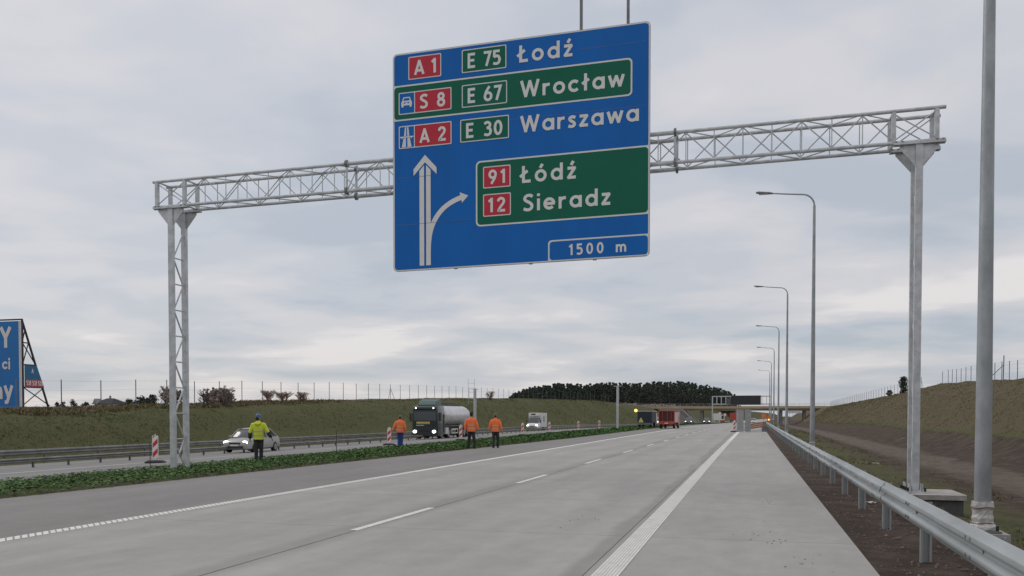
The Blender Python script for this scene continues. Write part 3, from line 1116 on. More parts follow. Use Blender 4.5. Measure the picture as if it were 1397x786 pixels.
def lamp_post(Y, X, label, detail):
    xw = wx(X, Y)
    zb = G(xw, Y) + 0.05
    t = thing('street_lamp', label, 'street lamp', (xw, Y, zb), 0, LAMP_G)
    Hh = 11.95
    mb = MB()
    mb.chain([(0, 0, 0), (0, 0, 4), (0, 0, 8), (0, 0, Hh - 0.55)], [0.118, 0.098, 0.077, 0.062], n=16)
    smooth_angle(mb.build('pole', GALV_P, t))
    pts, rr = [], []
    for i in range(9):
        a = R(90 * i / 8)
        pts.append((-0.55 + 0.55 * math.cos(a), 0, Hh - 0.55 + 0.55 * math.sin(a)))
        rr.append(0.045 - 0.01 * i / 8)
    pts += [(-1.2, 0, Hh + 0.06), (-1.95, 0, Hh + 0.14)]
    rr += [0.033, 0.03]
    smooth_angle(MB().chain(pts, rr, n=10).build('arm', GALV_P, t))
    mb = MB()
    mb.rings([[(x, w * sx, Hh + 0.125 - (x + 1.85) * 0.105 + dz * h) for sx, dz in ((-1, 0), (-.8, 1), (.8, 1), (1, 0), (.8, -.6), (-.8, -.6))] for x, w, h in ((-1.85, .05, .035), (-2.0, .11, .05), (-2.5, .13, .05), (-2.62, .09, .03))])
    lum = smooth_angle(mb.build('luminaire', M('luminaire_grey', (0.20, 0.21, 0.22), 0.5), t))
    MB().box((-2.27, 0, Hh + 0.118), (0.42, 0.17, 0.02)).build('lens', M('lamp_lens', (0.4, 0.42, 0.43), 0.25), lum)
    # base plate on a cast footing
    MB().box((0, 0, 0.0), (0.42, 0.42, 0.03)).build('base_plate', GALV_D, t)
    MB().box((0.03, 0, -0.23), (0.55, 0.55, 0.42)).build('footing', CONC_BLOCK, t)
    if detail:
        for a in (-.16, .16):
            for b in (-.16, .16):
                MB().tube((a, b, 0), (a, b, 0.09), 0.02, n=6).build('anchor_bolt', DARK, t)
        rnd = random.Random(int(Y))
        rings = []
        for i, z in enumerate((0.02, 0.07, 0.13, 0.19, 0.24, 0.30, 0.36, 0.42)):
            r0 = 0.135 + 0.05 * (z < 0.1) + rnd.uniform(-.006, .012)
            rings.append([((r0 + rnd.uniform(-.009, .009)) * math.cos(2 * math.pi * j / 18), (r0 + rnd.uniform(-.009, .009)) * math.sin(2 * math.pi * j / 18), z + rnd.uniform(-.01, .01)) for j in range(18)])
        wr = MB().rings(rings).build('plastic_wrapping', WRAP, t)
        for z in (0.12, 0.345):
            pts = [(0.152 * math.cos(2 * math.pi * j / 18), 0.152 * math.sin(2 * math.pi * j / 18), z + 0.01 * math.sin(j)) for j in range(19)]
            MB().chain(pts, [(0.006, 0.012)] * 19, n=6).build('tape', TAPE, wr)
    return t


LN = ['nearest street lamp at the right edge, its top out of view', 'tall street lamp, second nearest, arm curving over the shoulder', 'third street lamp along the right guardrail', 'fourth street lamp, rising between the third and the bridge', 'fifth street lamp, small above the bridge deck', 'sixth street lamp, thin and distant above the bridge', 'farthest street lamp, a faint line over the bridge']
for i, (Y, X) in enumerate(((14.1, 3.25), (43.4, 2.72), (74.5, 2.62), (107, 2.75), (140, 2.8), (172, 2.8), (204, 2.8))):
    lamp_post(Y, X, LN[i], i < 4)

# ------------------------------------------------------------------ gantry footing, verge litter
ft = MB()
ft.rings([[(x, y, z) for x, y in ((3.42, 23.55), (5.02, 23.55), (5.02, 25.3), (3.42, 25.3))] for z in (-1.3, -0.42)])
base = tag(ft.build('concrete_footing', M('footing_concrete_dark', (0.085, 0.085, 0.088), 0.9, var=0.25, vscale=4)), 'dark concrete footing block with pale top slab under the right gantry leg', 'footing')
ft = MB()
ft.rings([[(x, y, z) for x, y in round_rect(3.36, 23.48, 5.1, 25.36, 0.12)] for z in (-0.42, -0.325, -0.30)])
ft.build('top_slab', CONC_BLOCK, base)
for k, (px, py, s_, lab) in enumerate(((1188, 688, .2, 'torn white plastic scrap lying by the guardrail posts'), (1187, 634, .55, 'pale crumpled sheet lying on the soil beyond the guardrail'))):
    p = ground_px(px, py)
    rnd = random.Random(k + 5)
    mb = MB()
    nn = 6
    for i in range(nn + 1):
        for j in range(4):
            mb.v.append(((i / nn - .5) * s_ * (1.6 if k else 1), (j / 3 - .5) * s_ * .5 + rnd.uniform(-.05, .05) * s_, rnd.uniform(0.01, .18) * s_ + .01))
    for i in range(nn):
        for j in range(3):
            mb.f.append((i * 4 + j, (i + 1) * 4 + j, (i + 1) * 4 + j + 1, i * 4 + j + 1))
            mb.m.append(0)
    o = mb.build('plastic_scrap', M('scrap_white', (0.6, 0.59, 0.55), 0.6) if k == 0 else M('scrap_pale', (0.33, 0.28, 0.22), 0.8), loc=(p.x, p.y, G(p.x, p.y) + .01))
    tag(o, lab, 'litter')

# loose stones on the verge and crumbs on the shoulder
mb = MB()
rnd = random.Random(21)
for i in range(5200):
    Y = 2.5 + 40 * rnd.random() ** 1.8
    X = rnd.uniform(1.36, 3.6)
    s_ = rnd.choice((.006, .008, .01, .014, .022)) * rnd.uniform(.7, 1.6)
    if rnd.random() < .012:
        s_ *= 2.2
    c = Vector((wx(X, Y), Y, prof_z(X, Y) + s_ * .3))
    pts = [c + Vector((rnd.uniform(-1, 1), rnd.uniform(-1, 1), 0)) * s_ * .3 + Vector(q) * s_ for q in ((1, 0, 0), (0, 1, 0), (-1, 0, 0), (0, -1, 0), (0, 0, .8))]
    for a in range(4):
        mb.face([pts[a], pts[(a + 1) % 4], pts[4]], rnd.choice((0, 0, 1)))
stuff(tag(mb.build('verge_gravel', [SOIL, STONE]), 'brown gravel and clods on the verge under the guardrail', 'gravel'))
mb = MB()
for i in range(60):
    cx_, cy_ = rnd.choice(((0.1, 12.4), (0.35, 12.0), (0.2, 17.5), (-2.6, 13.5), (0.6, 10.5)))
    X, Y = rnd.gauss(cx_, .16), rnd.gauss(cy_, .45)
    s_ = rnd.uniform(.003, .014)
    c = Vector((wx(X, Y), Y, s_ * .3 + 0.001))
    pts = [c + Vector(q) * s_ for q in ((1, 0, 0), (0, 1, 0), (-1, 0, 0), (0, -1, 0), (0.2, .1, .8))]
    for a in range(4):
        mb.face([pts[a], pts[(a + 1) % 4], pts[4]])
stuff(tag(mb.build('dirt_crumbs', SOIL), 'dark crumbs of dirt scattered on the concrete shoulder', 'dirt'))

# ------------------------------------------------------------------ leafy plants of the median
LEAFS = [M('leaf_dark', (0.036, 0.088, 0.021), 0.8, spec=0.15, var=0.3, vscale=1.5), M('leaf_mid', (0.062, 0.138, 0.035), 0.8, spec=0.15, var=0.3, vscale=1.5), M('leaf_light', (0.11, 0.205, 0.062), 0.8, spec=0.15, var=0.2), M('leaf_yellowed', (0.17, 0.17, 0.07), 0.6)]
mb = MB()
rnd = random.Random(11)


def leaf(c, size, yaw, tilt, mi):
    ca, sa = math.cos(yaw), math.sin(yaw)

    def T(x, y, z):
        y2, z2 = y * math.cos(tilt) - z * math.sin(tilt), y * math.sin(tilt) + z * math.cos(tilt)
        return (c[0] + x * ca - y2 * sa, c[1] + x * sa + y2 * ca, c[2] + z2)
    s_ = size
    mb.face([T(0, 0, 0), T(.32 * s_, .35 * s_, .07 * s_), T(.24 * s_, .8 * s_, .02 * s_), T(0, 1.05 * s_, -.08 * s_), T(0, .5 * s_, -.03 * s_)], mi)
    mb.face([T(0, 0, 0), T(0, .5 * s_, -.03 * s_), T(0, 1.05 * s_, -.08 * s_), T(-.24 * s_, .8 * s_, .02 * s_), T(-.32 * s_, .35 * s_, .07 * s_)], mi)


Y = 10.0
while Y < 300:
    far = Y / 25
    st_ = 0.25 * max(1, far ** .75)
    cnt = int(5.0 / max(1, far ** .55) * 26 * st_ * 4.6)
    for _ in range(max(4, cnt)):
        X = rnd.uniform(-19.5, plant_edge(Y) + 0.04)
        edge = min(1, .6 + (plant_edge(Y) - X) / .35, .3 + (X + 19.5) / .5)
        y = Y + rnd.uniform(0, st_)
        hgt = (0.03 + 0.13 * rnd.random() * (0.75 + 0.35 * hnoise(X * 2.1, y * 1.7))) * (0.45 + .55 * edge)
        big = rnd.uniform(.055, .125) * max(1, far ** .5)
        k = rnd.random()
        leaf((wx(X, y), y, lerp_table(PROFILE, X) + dip(y) + hgt), big, rnd.uniform(0, 6.283), rnd.uniform(-.3, .5), 0 if k < .3 else (1 if k < .82 else (2 if k < .985 else 3)))
    Y += st_
stuff(tag(mb.build('median_plants', LEAFS), 'low broad-leaved green plants filling the strip between the carriageways', 'ground cover'))

# ------------------------------------------------------------------ grass on the banks
BLADES = [M('grass_olive', (0.106, 0.12, 0.046), 0.9, spec=.1), M('grass_green', (0.088, 0.132, 0.043), 0.9, spec=.1), M('grass_straw', (0.22, 0.18, 0.105), 0.9, spec=.1), M('grass_rust', (0.165, 0.122, 0.076), 0.9, spec=.1)]


def grass(name, label, samples, seed):
    mb = MB()
    rnd = random.Random(seed)
    for X, Y, s_, w in samples(rnd):
        x, z = wx(X, Y), prof_z(X, Y) - .02
        mi = rnd.choices((0, 1, 2, 3), w)[0]
        for k in range(3):
            a = rnd.uniform(0, 6.283)
            wv = Vector((math.cos(a), math.sin(a), 0)) * s_ * .2
            b = Vector((x, Y, z)) + Vector((rnd.uniform(-1, 1), rnd.uniform(-1, 1), 0)) * s_ * .5
            tip = b + Vector((rnd.uniform(-.9, .9), rnd.uniform(-.9, .9), rnd.uniform(.35, 1.0))) * s_
            mb.face([b - wv, b + wv, tip], mi)
    o = mb.build(name, BLADES)
    return stuff(tag(o, label, 'grass'))


def left_bank(r):
    for _ in range(36000):
        Y = 24 + 260 * r.random() ** 1.5
        t = r.random() ** .8
        lx, lz = lcrest(Y)
        X = -37.8 + (lx + 37.8) * t
        if hnoise(X * .8, Y * .6) + r.uniform(-.9, .9) < -.35:
            continue
        g_ = max(0.0, .5 + .55 * hnoise(X * .45, Y * .13) + .25 * hnoise(X * .2, Y * .05 + 3))
        yield X, Y, r.uniform(.05, .14) * max(1, (Y / 70) ** .5), (4, 1.5 + 7 * g_, 1.2 * (1 - min(1, g_)) + .2, 2.4 * (1 - min(1, g_)) + .1)


def left_crest(r):
    for _ in range(15000):
        Y = 24 + 280 * r.random() ** 1.4
        lx, lz = lcrest(Y)
        X = lx - r.random() ** 1.6 * 8 + .6
        k = 1.0 if Y < 95 else .45
        yield X, Y, r.uniform(.12, .36) * k * max(1, (Y / 90) ** .4), (1.4, .8, 2.2, 4) if Y < 100 else (4, 3, 1, 1)


def right_bank(r):
    for _ in range(32000):
        Y = 20 + 280 * r.random() ** 1.7
        rx, rz = rcrest(Y)
        t = 0.2 + .87 * r.random()
        X = 12.8 + (rx - 12.8) * t
        yield X, Y, r.uniform(.05, .13) * max(1, (Y / 80) ** .5), (3, .9, 2.8, 2.2)


def right_strip(r):
    for _ in range(9000):
        Y = 8 + 170 * r.random() ** 1.6
        X = r.uniform(3.3, 8.3)
        if hnoise(X * 1.1, Y * .9) + r.uniform(-.5, .5) < .05:
            continue
        yield X, Y, r.uniform(.05, .13) * max(1, (Y / 40) ** .5), (3.5, 1.6, 1.8, 2.4)


grass('bank_grass', 'olive green grass covering the long left bank', left_bank, 1)
grass('dry_grass', 'brown dry grass and weeds along the top of the left bank', left_crest, 2)
grass('bank_grass', 'brownish olive grass covering the right bank below its fence', right_bank, 3)
grass('verge_grass', 'patchy short grass between the guardrail and the dirt track', right_strip, 4)

# ------------------------------------------------------------------ fences on the crests
POSTM = M('fence_post_grey', (0.17, 0.175, 0.18), 0.6, 0.3)
WIREM = M('fence_wire', (0.26, 0.27, 0.28), 0.5, 0.4)


def fence(label, pts, hgt, wires, braces, r=.035, panels=()):
    t = thing('wire_fence', label, 'fence', pts[0])
    o = Vector(pts[0])
    post = None
    for i, p in enumerate(pts):
        if post is None:
            mb = MB()
            mb.tube((0, 0, -.4), (0, 0, hgt), r, n=6)
            post = po = mb.build('post', POSTM, t)
        else:
            po = post.copy()
            COL.objects.link(po)
        po.location = Vector(p) - o
        if i in braces:
            q = Vector(p) - o
            MB().tube(q + Vector((0, 0, hgt * .75)), q + Vector((0.2, -1.2, -.1)), .03, n=5).build('brace', POSTM, t)
            MB().tube(q + Vector((0, 0, hgt * .75)), q + Vector((0.2, 1.2, -.1)), .03, n=5).build('brace', POSTM, t)
    for h in wires:
        MB().chain([Vector(p) - o + Vector((0, 0, h)) for p in pts], [.005] * len(pts), n=4).build('wire', WIREM, t)
    return t


pts = []
for i in range(60):
    Y = 46 + i * 4.15
    lx, _z = lcrest(Y)
    x = wx(lx - 1.6, Y)
    pts.append((x, Y, G(x, Y)))
fence('long fence of slim grey posts along the top of the left bank', pts, 2.15, (.7, 1.4, 2.05), {4, 17})
pts = []
for i in range(17):
    Y = 84 + i * 3.5
    rx, _z = rcrest(Y)
    x = wx(rx + 0.8, Y)
    pts.append((x, Y, G(x, Y)))
fence('fence of grey posts on the right bank, between gantry leg and nearest lamp', pts, 1.9, (.3, .7, 1.1, 1.5, 1.85), {0})
pts = []
for i in range(42):
    Y = 154 + i * 4
    rx, _z = rcrest(Y)
    x = wx(rx + 0.8, Y)
    pts.append((x, Y, G(x, Y)))
fence('distant fence of grey posts on the right bank towards the bridge', pts, 2.0, (.25, .5, .75, 1.0, 1.25, 1.5, 1.75, 1.98), {0})

# ------------------------------------------------------------------ red and white guide boards
def stripe_mat():
    m = bpy.data.materials.new('red_white_stripes')
    m.use_nodes = True
    t = m.node_tree
    b = t.nodes['Principled BSDF']
    b.inputs['Roughness'].default_value = 0.45
    tcn = t.nodes.new('ShaderNodeTexCoord')
    s_ = t.nodes.new('ShaderNodeSeparateXYZ')
    t.links.new(tcn.outputs['Object'], s_.inputs[0])
    q = math_node(t, 'SUBTRACT', s_.outputs[2], math_node(t, 'MULTIPLY', s_.outputs[0], 1.0))
    fr = math_node(t, 'FRACT', math_node(t, 'DIVIDE', math_node(t, 'ADD', q, 1.08), 0.40))
    fac = math_node(t, 'GREATER_THAN', fr, 0.5)
    t.links.new(mix(t, fac, (0.72, 0.70, 0.66), (0.52, 0.03, 0.035)), b.inputs['Base Color'])
    return m


STRIPE = stripe_mat()
RW_WHITE = M('board_white', (0.72, 0.7, 0.67), 0.5)


def guide_board():
    t = thing('guide_board', 'x', 'guide board', (0, 0, 0), 0, 'red and white guide boards along the median')
    bd = MB()
    poly = round_rect(-.125, .14, .125, 1.14, .03)
    bd.rings([[(u, y, v) for u, v in poly] for y in (0.02, -.0)])
    b = bd.build('board', RW_WHITE, t)
    fc = MB()
    poly = round_rect(-.10, .165, .10, 1.115, .015)
    fc.rings([[(u, y, v) for u, v in poly] for y in (-.001, -.004)])
    fc.build('striped_face', STRIPE, b)
    MB().tube((0, .01, 1.13), (0, .01, 1.20), .022, n=8).build('top_peg', RW_WHITE, t)
    ft_ = MB()
    ft_.rings([[(x * k, y * k2, z) for x, y in round_rect(-.40, -.2, .40, .2, .08)] for k, k2, z in ((1, 1, 0), (1, 1, .05), (.75, .7, .11))])
    smooth_angle(ft_.build('rubber_foot', BLACK, t))
    return t


gb0 = guide_board()
GBL = ['red and white guide board beside the left gantry leg, nearest of its row', 'red and white guide board left of the worker in blue trousers', 'red and white guide board between the tanker and the middle orange worker', 'red and white guide board just left of the white box van', 'red and white guide board just right of the white box van', 'small red and white guide board, second after the white box van', 'small red and white guide board beside the distant bare steel post', 'red and white guide board at the end of the right edge line']
for i, (px, py) in enumerate(((212, 632), (531, 607.5), (628.5, 601), (713, 594), (749.5, 591), (789, 588), (817.5, 586.5), (1002, 589.5))):
    g = gb0 if i == 0 else copy_tree(gb0)
    p = ground_px(px, py)
    g.location = (p.x, p.y, G(p.x, p.y) + .008)
    g.rotation_euler.z = YAW * .5 + (.1 * ((i % 3) - 1) if i else .12)
    if i == 7:
        g['group'] = 'guide boards at the closed shoulder'
    g['label'] = GBL[i]
# thin marker rod in the plants
p = ground_px(205, 642)
stake = tag(MB().tube((0, 0, -.2), (0, 0, .95), .012, n=5).build('marker_stake', DARK, loc=(p.x, p.y, G(p.x, p.y))), 'thin dark marker stake in the plants beside the nearest guide board', 'stake')
p = ground_px(459, 625)
stake = tag(MB().tube((0, 0, -.2), (0, 0, 1.1), .014, n=5).build('marker_stake', DARK, loc=(p.x, p.y, G(p.x, p.y))), 'thin dark marker stake in the plants between the silver car and tanker', 'stake')

# ------------------------------------------------------------------ people
SKIN = M('skin', (0.42, 0.26, 0.19), 0.6)
HIVIS_O = M('hi_vis_orange', (1.0, 0.2, 0.055), 0.75, var=0.12, vscale=9, bump=0.5, bscale=9)
HIVIS_Y = M('hi_vis_yellow', (0.62, 0.72, 0.05), 0.75, var=0.12, vscale=9, bump=0.5, bscale=9)
REFL = M('reflective_band', (0.60, 0.42, 0.28), 0.45)
CLOTH_D = M('dark_trousers', (0.03, 0.03, 0.034), 0.9, var=0.25, vscale=9, bump=0.4, bscale=12)
CLOTH_B = M('blue_trousers', (0.025, 0.06, 0.22), 0.9, var=0.25, vscale=9, bump=0.4, bscale=12)
HAIR = M('dark_hair', (0.03, 0.022, 0.018), 0.8)
HAT_G = M('grey_hat', (0.16, 0.16, 0.15), 0.9)
HAT_B = M('blue_helmet', (0.05, 0.13, 0.30), 0.4)
HAT_K = M('black_cap', (0.02, 0.02, 0.022), 0.9)
GLOVE = M('dark_glove', (0.025, 0.025, 0.027), 0.8)


def remesh(o, voxel, it=3):
    md = o.modifiers.new('remesh', 'REMESH')
    md.mode = 'VOXEL'
    md.voxel_size = voxel
    md.use_smooth_shade = True
    sm = o.modifiers.new('smooth', 'SMOOTH')
    sm.iterations = it
    return o


def hand(mb, w, dr, side, r=0.0095):
    """palm and five bent fingers hanging along dr from the wrist w; side = +1 right, -1 left (thumb points forward +y)"""
    w, dr = Vector(w), Vector(dr).normalized()
    fwd = Vector((0, 1, 0))
    fwd = (fwd - dr * fwd.dot(dr)).normalized()
    inw = dr.cross(fwd).normalized() * 1.0
    if inw.x * side > 0:
        inw = -inw
    mb.chain([w - dr * .02, w + dr * .03, w + dr * .09], [(.024, .018), (.04, .016), (.038, .014)], n=10, flat=fwd)
    for k, ln in enumerate((.062, .072, .078, .07)):
        b = w + dr * .082 + fwd * (-.03 + .02 * k)
        m = b + dr * ln * .5 + inw * .008
        e = m + dr * ln * .38 + inw * .028
        mb.chain([b, m, e], [r, r * .95, r * .8], n=7)
    b = w + dr * .03 + fwd * .032
    m = b + dr * .035 + fwd * .026 + inw * .01
    e = m + dr * .035 + fwd * .004 + inw * .012
    mb.chain([b, m, e], [r * 1.25, r * 1.1, r * .85], n=7)


def person(label, loc, rz, hgt, jacket, trousers, hat, hatmat, legs, arms, turn=0.0, lower_sleeve=None, hood=False, gloves=False):
    """stands facing +y; legs: ankle offsets (x, y) right then left; arms: elbow and wrist points right then left"""
    t = thing('person', label, 'person', loc, rz, 'road workers walking beside the median')
    s_ = hgt / 1.80
    V = lambda x, y, z: Vector((x, y, z)) * s_
    body = MB()
    # trunk, neck and head of one skin
    body.chain([V(0, 0, .88), V(0, 0, 1.0), V(0, 0, 1.2), V(0, .0, 1.40), V(0, 0, 1.48), V(0, 0.005, 1.53), V(0, .02, 1.60)], [(.15 * s_, .10 * s_), (.15 * s_, .105 * s_), (.145 * s_, .105 * s_), (.17 * s_, .10 * s_), (.10 * s_, .075 * s_), (.06 * s_, .06 * s_), (.055 * s_, .06 * s_)], n=14, flat=(1, 0, 0))
    hc = V(0, .03, 1.685)
    body.ball(hc, (.075 * s_, .095 * s_, .115 * s_), 16)
    ct, st_ = math.cos(turn), math.sin(turn)

    def HV(x, y, z):
        return hc + Vector((x * ct - y * st_, x * st_ + y * ct, z)) * s_
    body.chain([HV(0, .085, .02), HV(0, .108, -.012), HV(0, .10, -.028)], [.012, .017, .012], n=7)      # nose
    body.chain([HV(-.025, .088, -.058), HV(0, .096, -.058), HV(.025, .088, -.058)], [.008, .011, .008], n=6)   # mouth
    body.chain([HV(0, .07, -.10), HV(0, .085, -.105)], [.03, .02], n=7)
    for sx in (-1, 1):
        body.chain([HV(sx * .072, -.005, .03), HV(sx * .082, -.012, .0), HV(sx * .074, -.002, -.035)], [.013, .016, .011], n=7)   # ears
        body.chain([HV(sx * .034, .082, .028), HV(sx * .034, .092, .03)], [.018, .010], n=7)
    jk, tr = MB(), MB()
    jk.chain([V(0, 0, .84), V(0, 0, .90), V(0, 0, 1.02), V(0, -.008, 1.2), V(0, -.006, 1.36), V(0, 0, 1.455), V(0, .0, 1.50), V(0, .008, 1.545)], [(.208 * s_, .15 * s_), (.21 * s_, .152 * s_), (.198 * s_, .145 * s_), (.205 * s_, .15 * s_), (.225 * s_, .145 * s_), (.185 * s_, .125 * s_), (.10 * s_, .10 * s_), (.08 * s_, .085 * s_)], n=18, flat=(1, 0, 0))
    tr.chain([V(0, 0, .80), V(0, 0, .9), V(0, 0, 1.0)], [(.165 * s_, .12 * s_), (.17 * s_, .125 * s_), (.16 * s_, .115 * s_)], n=16, flat=(1, 0, 0))
    cuffs = []
    for k, sx in enumerate((1, -1)):
        sh = V(sx * .185, 0, 1.415)
        el, wr = V(*arms[k][0]), V(*arms[k][1])
        body.chain([sh, el, wr], [.045 * s_, .036 * s_, .026 * s_], n=9)
        dr = (wr - el).normalized()
        if not gloves:
            hand(body, wr, dr, sx, .0095 * s_)
        jk.chain([sh + V(-sx * .05, 0, .01), sh + V(sx * .012, 0, -.01), sh.lerp(el, .5), el, el.lerp(wr, .5), wr - dr * .01], [.082 * s_, .092 * s_, .083 * s_, .073 * s_, .064 * s_, .055 * s_], n=12)
        cuffs.append((el, wr, dr, sx))
        ax, ay = legs[k][:2]
        kx, ky = legs[k][2:]
        hip, kn, an = V(sx * .092, 0, .86), V(kx, ky, .48), V(ax, ay, .075)
        body.chain([hip, kn, an], [.07 * s_, .048 * s_, .035 * s_], n=9)
        tr.chain([hip + V(0, 0, .04), hip.lerp(kn, .5), kn, kn.lerp(an, .5), an + V(0, 0, .01)], [.105 * s_, .092 * s_, .078 * s_, .072 * s_, .070 * s_], n=12)
        bt = MB()
        bt.chain([an + V(0, 0, .09), an + V(0, 0, .0), an + V(0, .01, -.03)], [.058 * s_, .056 * s_, .052 * s_], n=10)
        bt.rings([[an + V(x * w_, y, z) for x, z in ((-.05, -.075), (.05, -.075), (.05, -.045), (.032, zt), (-.032, zt), (-.05, -.045))] for y, w_, zt in ((-.075, .8, .0), (0, 1, .005), (.1, 1.0, -.02), (.19, .85, -.045))])
        remesh(bt.build('boot', HAT_K, t), .012, 1)
    o = remesh(body.build('body', SKIN, t), .008, 2)
    remesh(tr.build('trousers', trousers, t), .016, 3)
    jo = remesh(jk.build('jacket', jacket, t), .014, 3)
    if hood:
        hd = MB()
        hd.chain([V(-.11, -.09, 1.50), V(-.06, -.135, 1.45), V(0, -.15, 1.42), V(.06, -.135, 1.45), V(.11, -.09, 1.50)], [.04 * s_, .055 * s_, .06 * s_, .055 * s_, .04 * s_], n=10)
        remesh(hd.build('hood', jacket, jo), .016, 3)
    # reflective bands round the trunk and sleeves
    for z, ra, rb in ((1.0, .205, .152), (1.16, .209, .156)):
        rr = [[V(ra * k * math.cos(2 * math.pi * j / 28), rb * k * math.sin(2 * math.pi * j / 28) - .006, z + dz) for j in range(28)] for k, dz in ((1.0, -.025), (1.0, .025))]
        MB().rings(rr, caps=False).build('reflective_band', REFL, jo, smooth=True)
    for el, wr, dr, sx in cuffs:
        if lower_sleeve:
            q = MB()
            q.chain([el.lerp(wr, .12), el.lerp(wr, .6), wr + dr * .005], [.080 * s_, .071 * s_, .062 * s_], n=12)
            q.build('dark_sleeve', lower_sleeve, jo, smooth=True)
        else:
            q = MB()
            a, b = el.lerp(wr, .25), el.lerp(wr, .42)
            q.chain([a, b], [.073 * s_, .070 * s_], n=14, caps=False)
            q.build('reflective_band', REFL, jo, smooth=True)
        if gloves:
            q = MB()
            hand(q, wr, dr, sx, .0115 * s_)
            remesh(q.build('glove', GLOVE, t), .007, 1)
    # headgear
    hm = MB()
    if hat == 'helmet':
        hm.rings([[HV(r_ * math.cos(2 * math.pi * j / 20), r_ * 1.22 * math.sin(2 * math.pi * j / 20), z) for j in range(20)] for r_, z in ((.098, .018), (.096, .05), (.09, .09), (.07, .125), (.04, .142), (.008, .148))])
        hm.rings([[HV(.10 * k * math.cos(R(20 + 140 * j / 10)), .122 * k2 * math.sin(R(20 + 140 * j / 10)), .02 + dz) for j in range(11)] for k, k2, dz in ((1.0, 1.0, .006), (1.02, 1.32, -.004), (1.0, 1.0, -.004))], caps=False, closed=False)
        nk = MB()
        nk.chain([HV(0, -.05, -.10), HV(0, -.055, -.03), HV(0, -.04, .03)], [(.07 * s_, .055 * s_), (.078 * s_, .06 * s_), (.07 * s_, .06 * s_)], n=12, flat=(1, 0, 0))
        nk.build('dark_hair', HAIR, t, smooth=True)
    else:
        hm.rings([[HV(r_ * math.cos(2 * math.pi * j / 20), r_ * 1.24 * math.sin(2 * math.pi * j / 20) - .004, z) for j in range(20)] for r_, z in ((.083, .0), (.088, .03), (.087, .07), (.07, .108), (.04, .128), (.008, .134))])
        if hat == 'cap':
            hm.rings([[HV(.085 * k * math.cos(R(25 + 130 * j / 10)), .105 * k2 * math.sin(R(25 + 130 * j / 10)), .03 + dz) for j in range(11)] for k, k2, dz in ((1.0, 1.0, .006), (.95, 1.7, -.012), (1.0, 1.0, -.004))], caps=False, closed=False)
        nk = MB()
        nk.chain([HV(0, -.045, -.085), HV(0, -.05, -.03), HV(0, -.035, .02)], [(.062 * s_, .05 * s_), (.07 * s_, .055 * s_), (.066 * s_, .055 * s_)], n=12, flat=(1, 0, 0))
        nk.build('hair', HAIR, t, smooth=True)
    smooth_angle(hm.build('helmet' if hat == 'helmet' else 'cap', hatmat, t), 60)
    return t


def stand(px, py, lift=0.0):
    p = ground_px(px, py)
    return (p.x, p.y, G(p.x, p.y) + lift)


person('worker in yellow jacket, black trousers and blue helmet standing before the silver car', stand(353, 630), R(22), 1.80, HIVIS_Y, CLOTH_D, 'helmet', HAT_B,
       [(.085, .03, .09, .03), (-.085, -.04, -.09, .0)], [((.34, -.02, 1.15), (.46, .02, .93)), ((-.30, -.02, 1.14), (-.33, .06, .90))], turn=R(-35), lower_sleeve=CLOTH_D, hood=True, gloves=True)
person('worker in orange jacket and blue trousers by the left guide boards', stand(546, 611), R(10), 1.80, HIVIS_O, CLOTH_B, 'cap', HAT_G,
       [(.07, .02, .08, .04), (-.075, -.05, -.08, .03)], [((.27, -.02, 1.14), (.28, .06, .90)), ((-.33, -.03, 1.15), (-.42, .0, .93))])
person('worker in orange jacket, black trousers and black cap, legs apart, beside the tanker', stand(643, 612), R(6), 1.82, HIVIS_O, CLOTH_D, 'cap', HAT_K,
       [(.17, -.03, .13, .02), (-.17, .08, -.12, .09)], [((.30, -.02, 1.14), (.31, .07, .91)), ((-.30, -.04, 1.14), (-.29, .0, .90))])
person('worker in orange jacket and grey cap walking between tanker and white van', stand(676, 611), R(4), 1.76, HIVIS_O, CLOTH_D, 'cap', HAT_G,
       [(.09, .14, .10, .12), (-.09, -.14, -.10, .03)], [((.29, -.04, 1.14), (.33, .03, .91)), ((-.29, -.02, 1.14), (-.33, .05, .91))])

# ------------------------------------------------------------------ vehicles (front towards -y, origin at the front on the ground)
SILVER = M('silver_paint', (0.33, 0.32, 0.305), 0.4, 0.3, coat=0.3, var=.08, vscale=1.2)
WHITE_P = M('white_paint', (0.72, 0.73, 0.73), 0.4, coat=0.3, var=0.03)
GREEN_P = M('dark_green_paint', (0.009, 0.022, 0.019), 0.35, coat=0.4)
GREEN_L = M('pale_green_paint', (0.07, 0.125, 0.108), 0.4)
RED_P = M('red_paint', (0.42, 0.055, 0.034), 0.45, coat=0.3, var=0.1)
TANK = M('tank_steel', (0.66, 0.66, 0.66), 0.36, 0.35, var=0.18, vscale=1.3, bump=0.05, bscale=3)
CHASSIS = M('chassis_grey', (0.05, 0.05, 0.052), 0.7)
RIM = M('wheel_rim', (0.35, 0.35, 0.36), 0.4, 0.6)
YELLOW = M('yellow_lettering', (0.62, 0.46, 0.09), 0.5)
PLATE = M('number_plate', (0.7, 0.7, 0.68), 0.5)
DBLUE = M('dark_blue_tarp', (0.02, 0.028, 0.045), 0.6)
ORANGE = M('orange_board', (0.75, 0.2, 0.05), 0.6)
TIMBER = M('timber_brown', (0.36, 0.17, 0.09), 0.8, var=0.25, vscale=4)


def wheel(parent, x, y, r, w):
    tb = MB()
    tb.chain([(x - w / 2, y, r), (x - w / 2 + .02, y, r), (x + w / 2 - .02, y, r), (x + w / 2, y, r)], [r * .9, r, r, r * .9], n=20)
    o = smooth_angle(tb.build('wheel', BLACK, parent))
    sgn = 1 if x > 0 else -1
    MB().tube((x + sgn * (w / 2 - .01), y, r), (x + sgn * (w / 2 + .012), y, r), r * .62, n=16).build('rim', RIM, o)
    return o


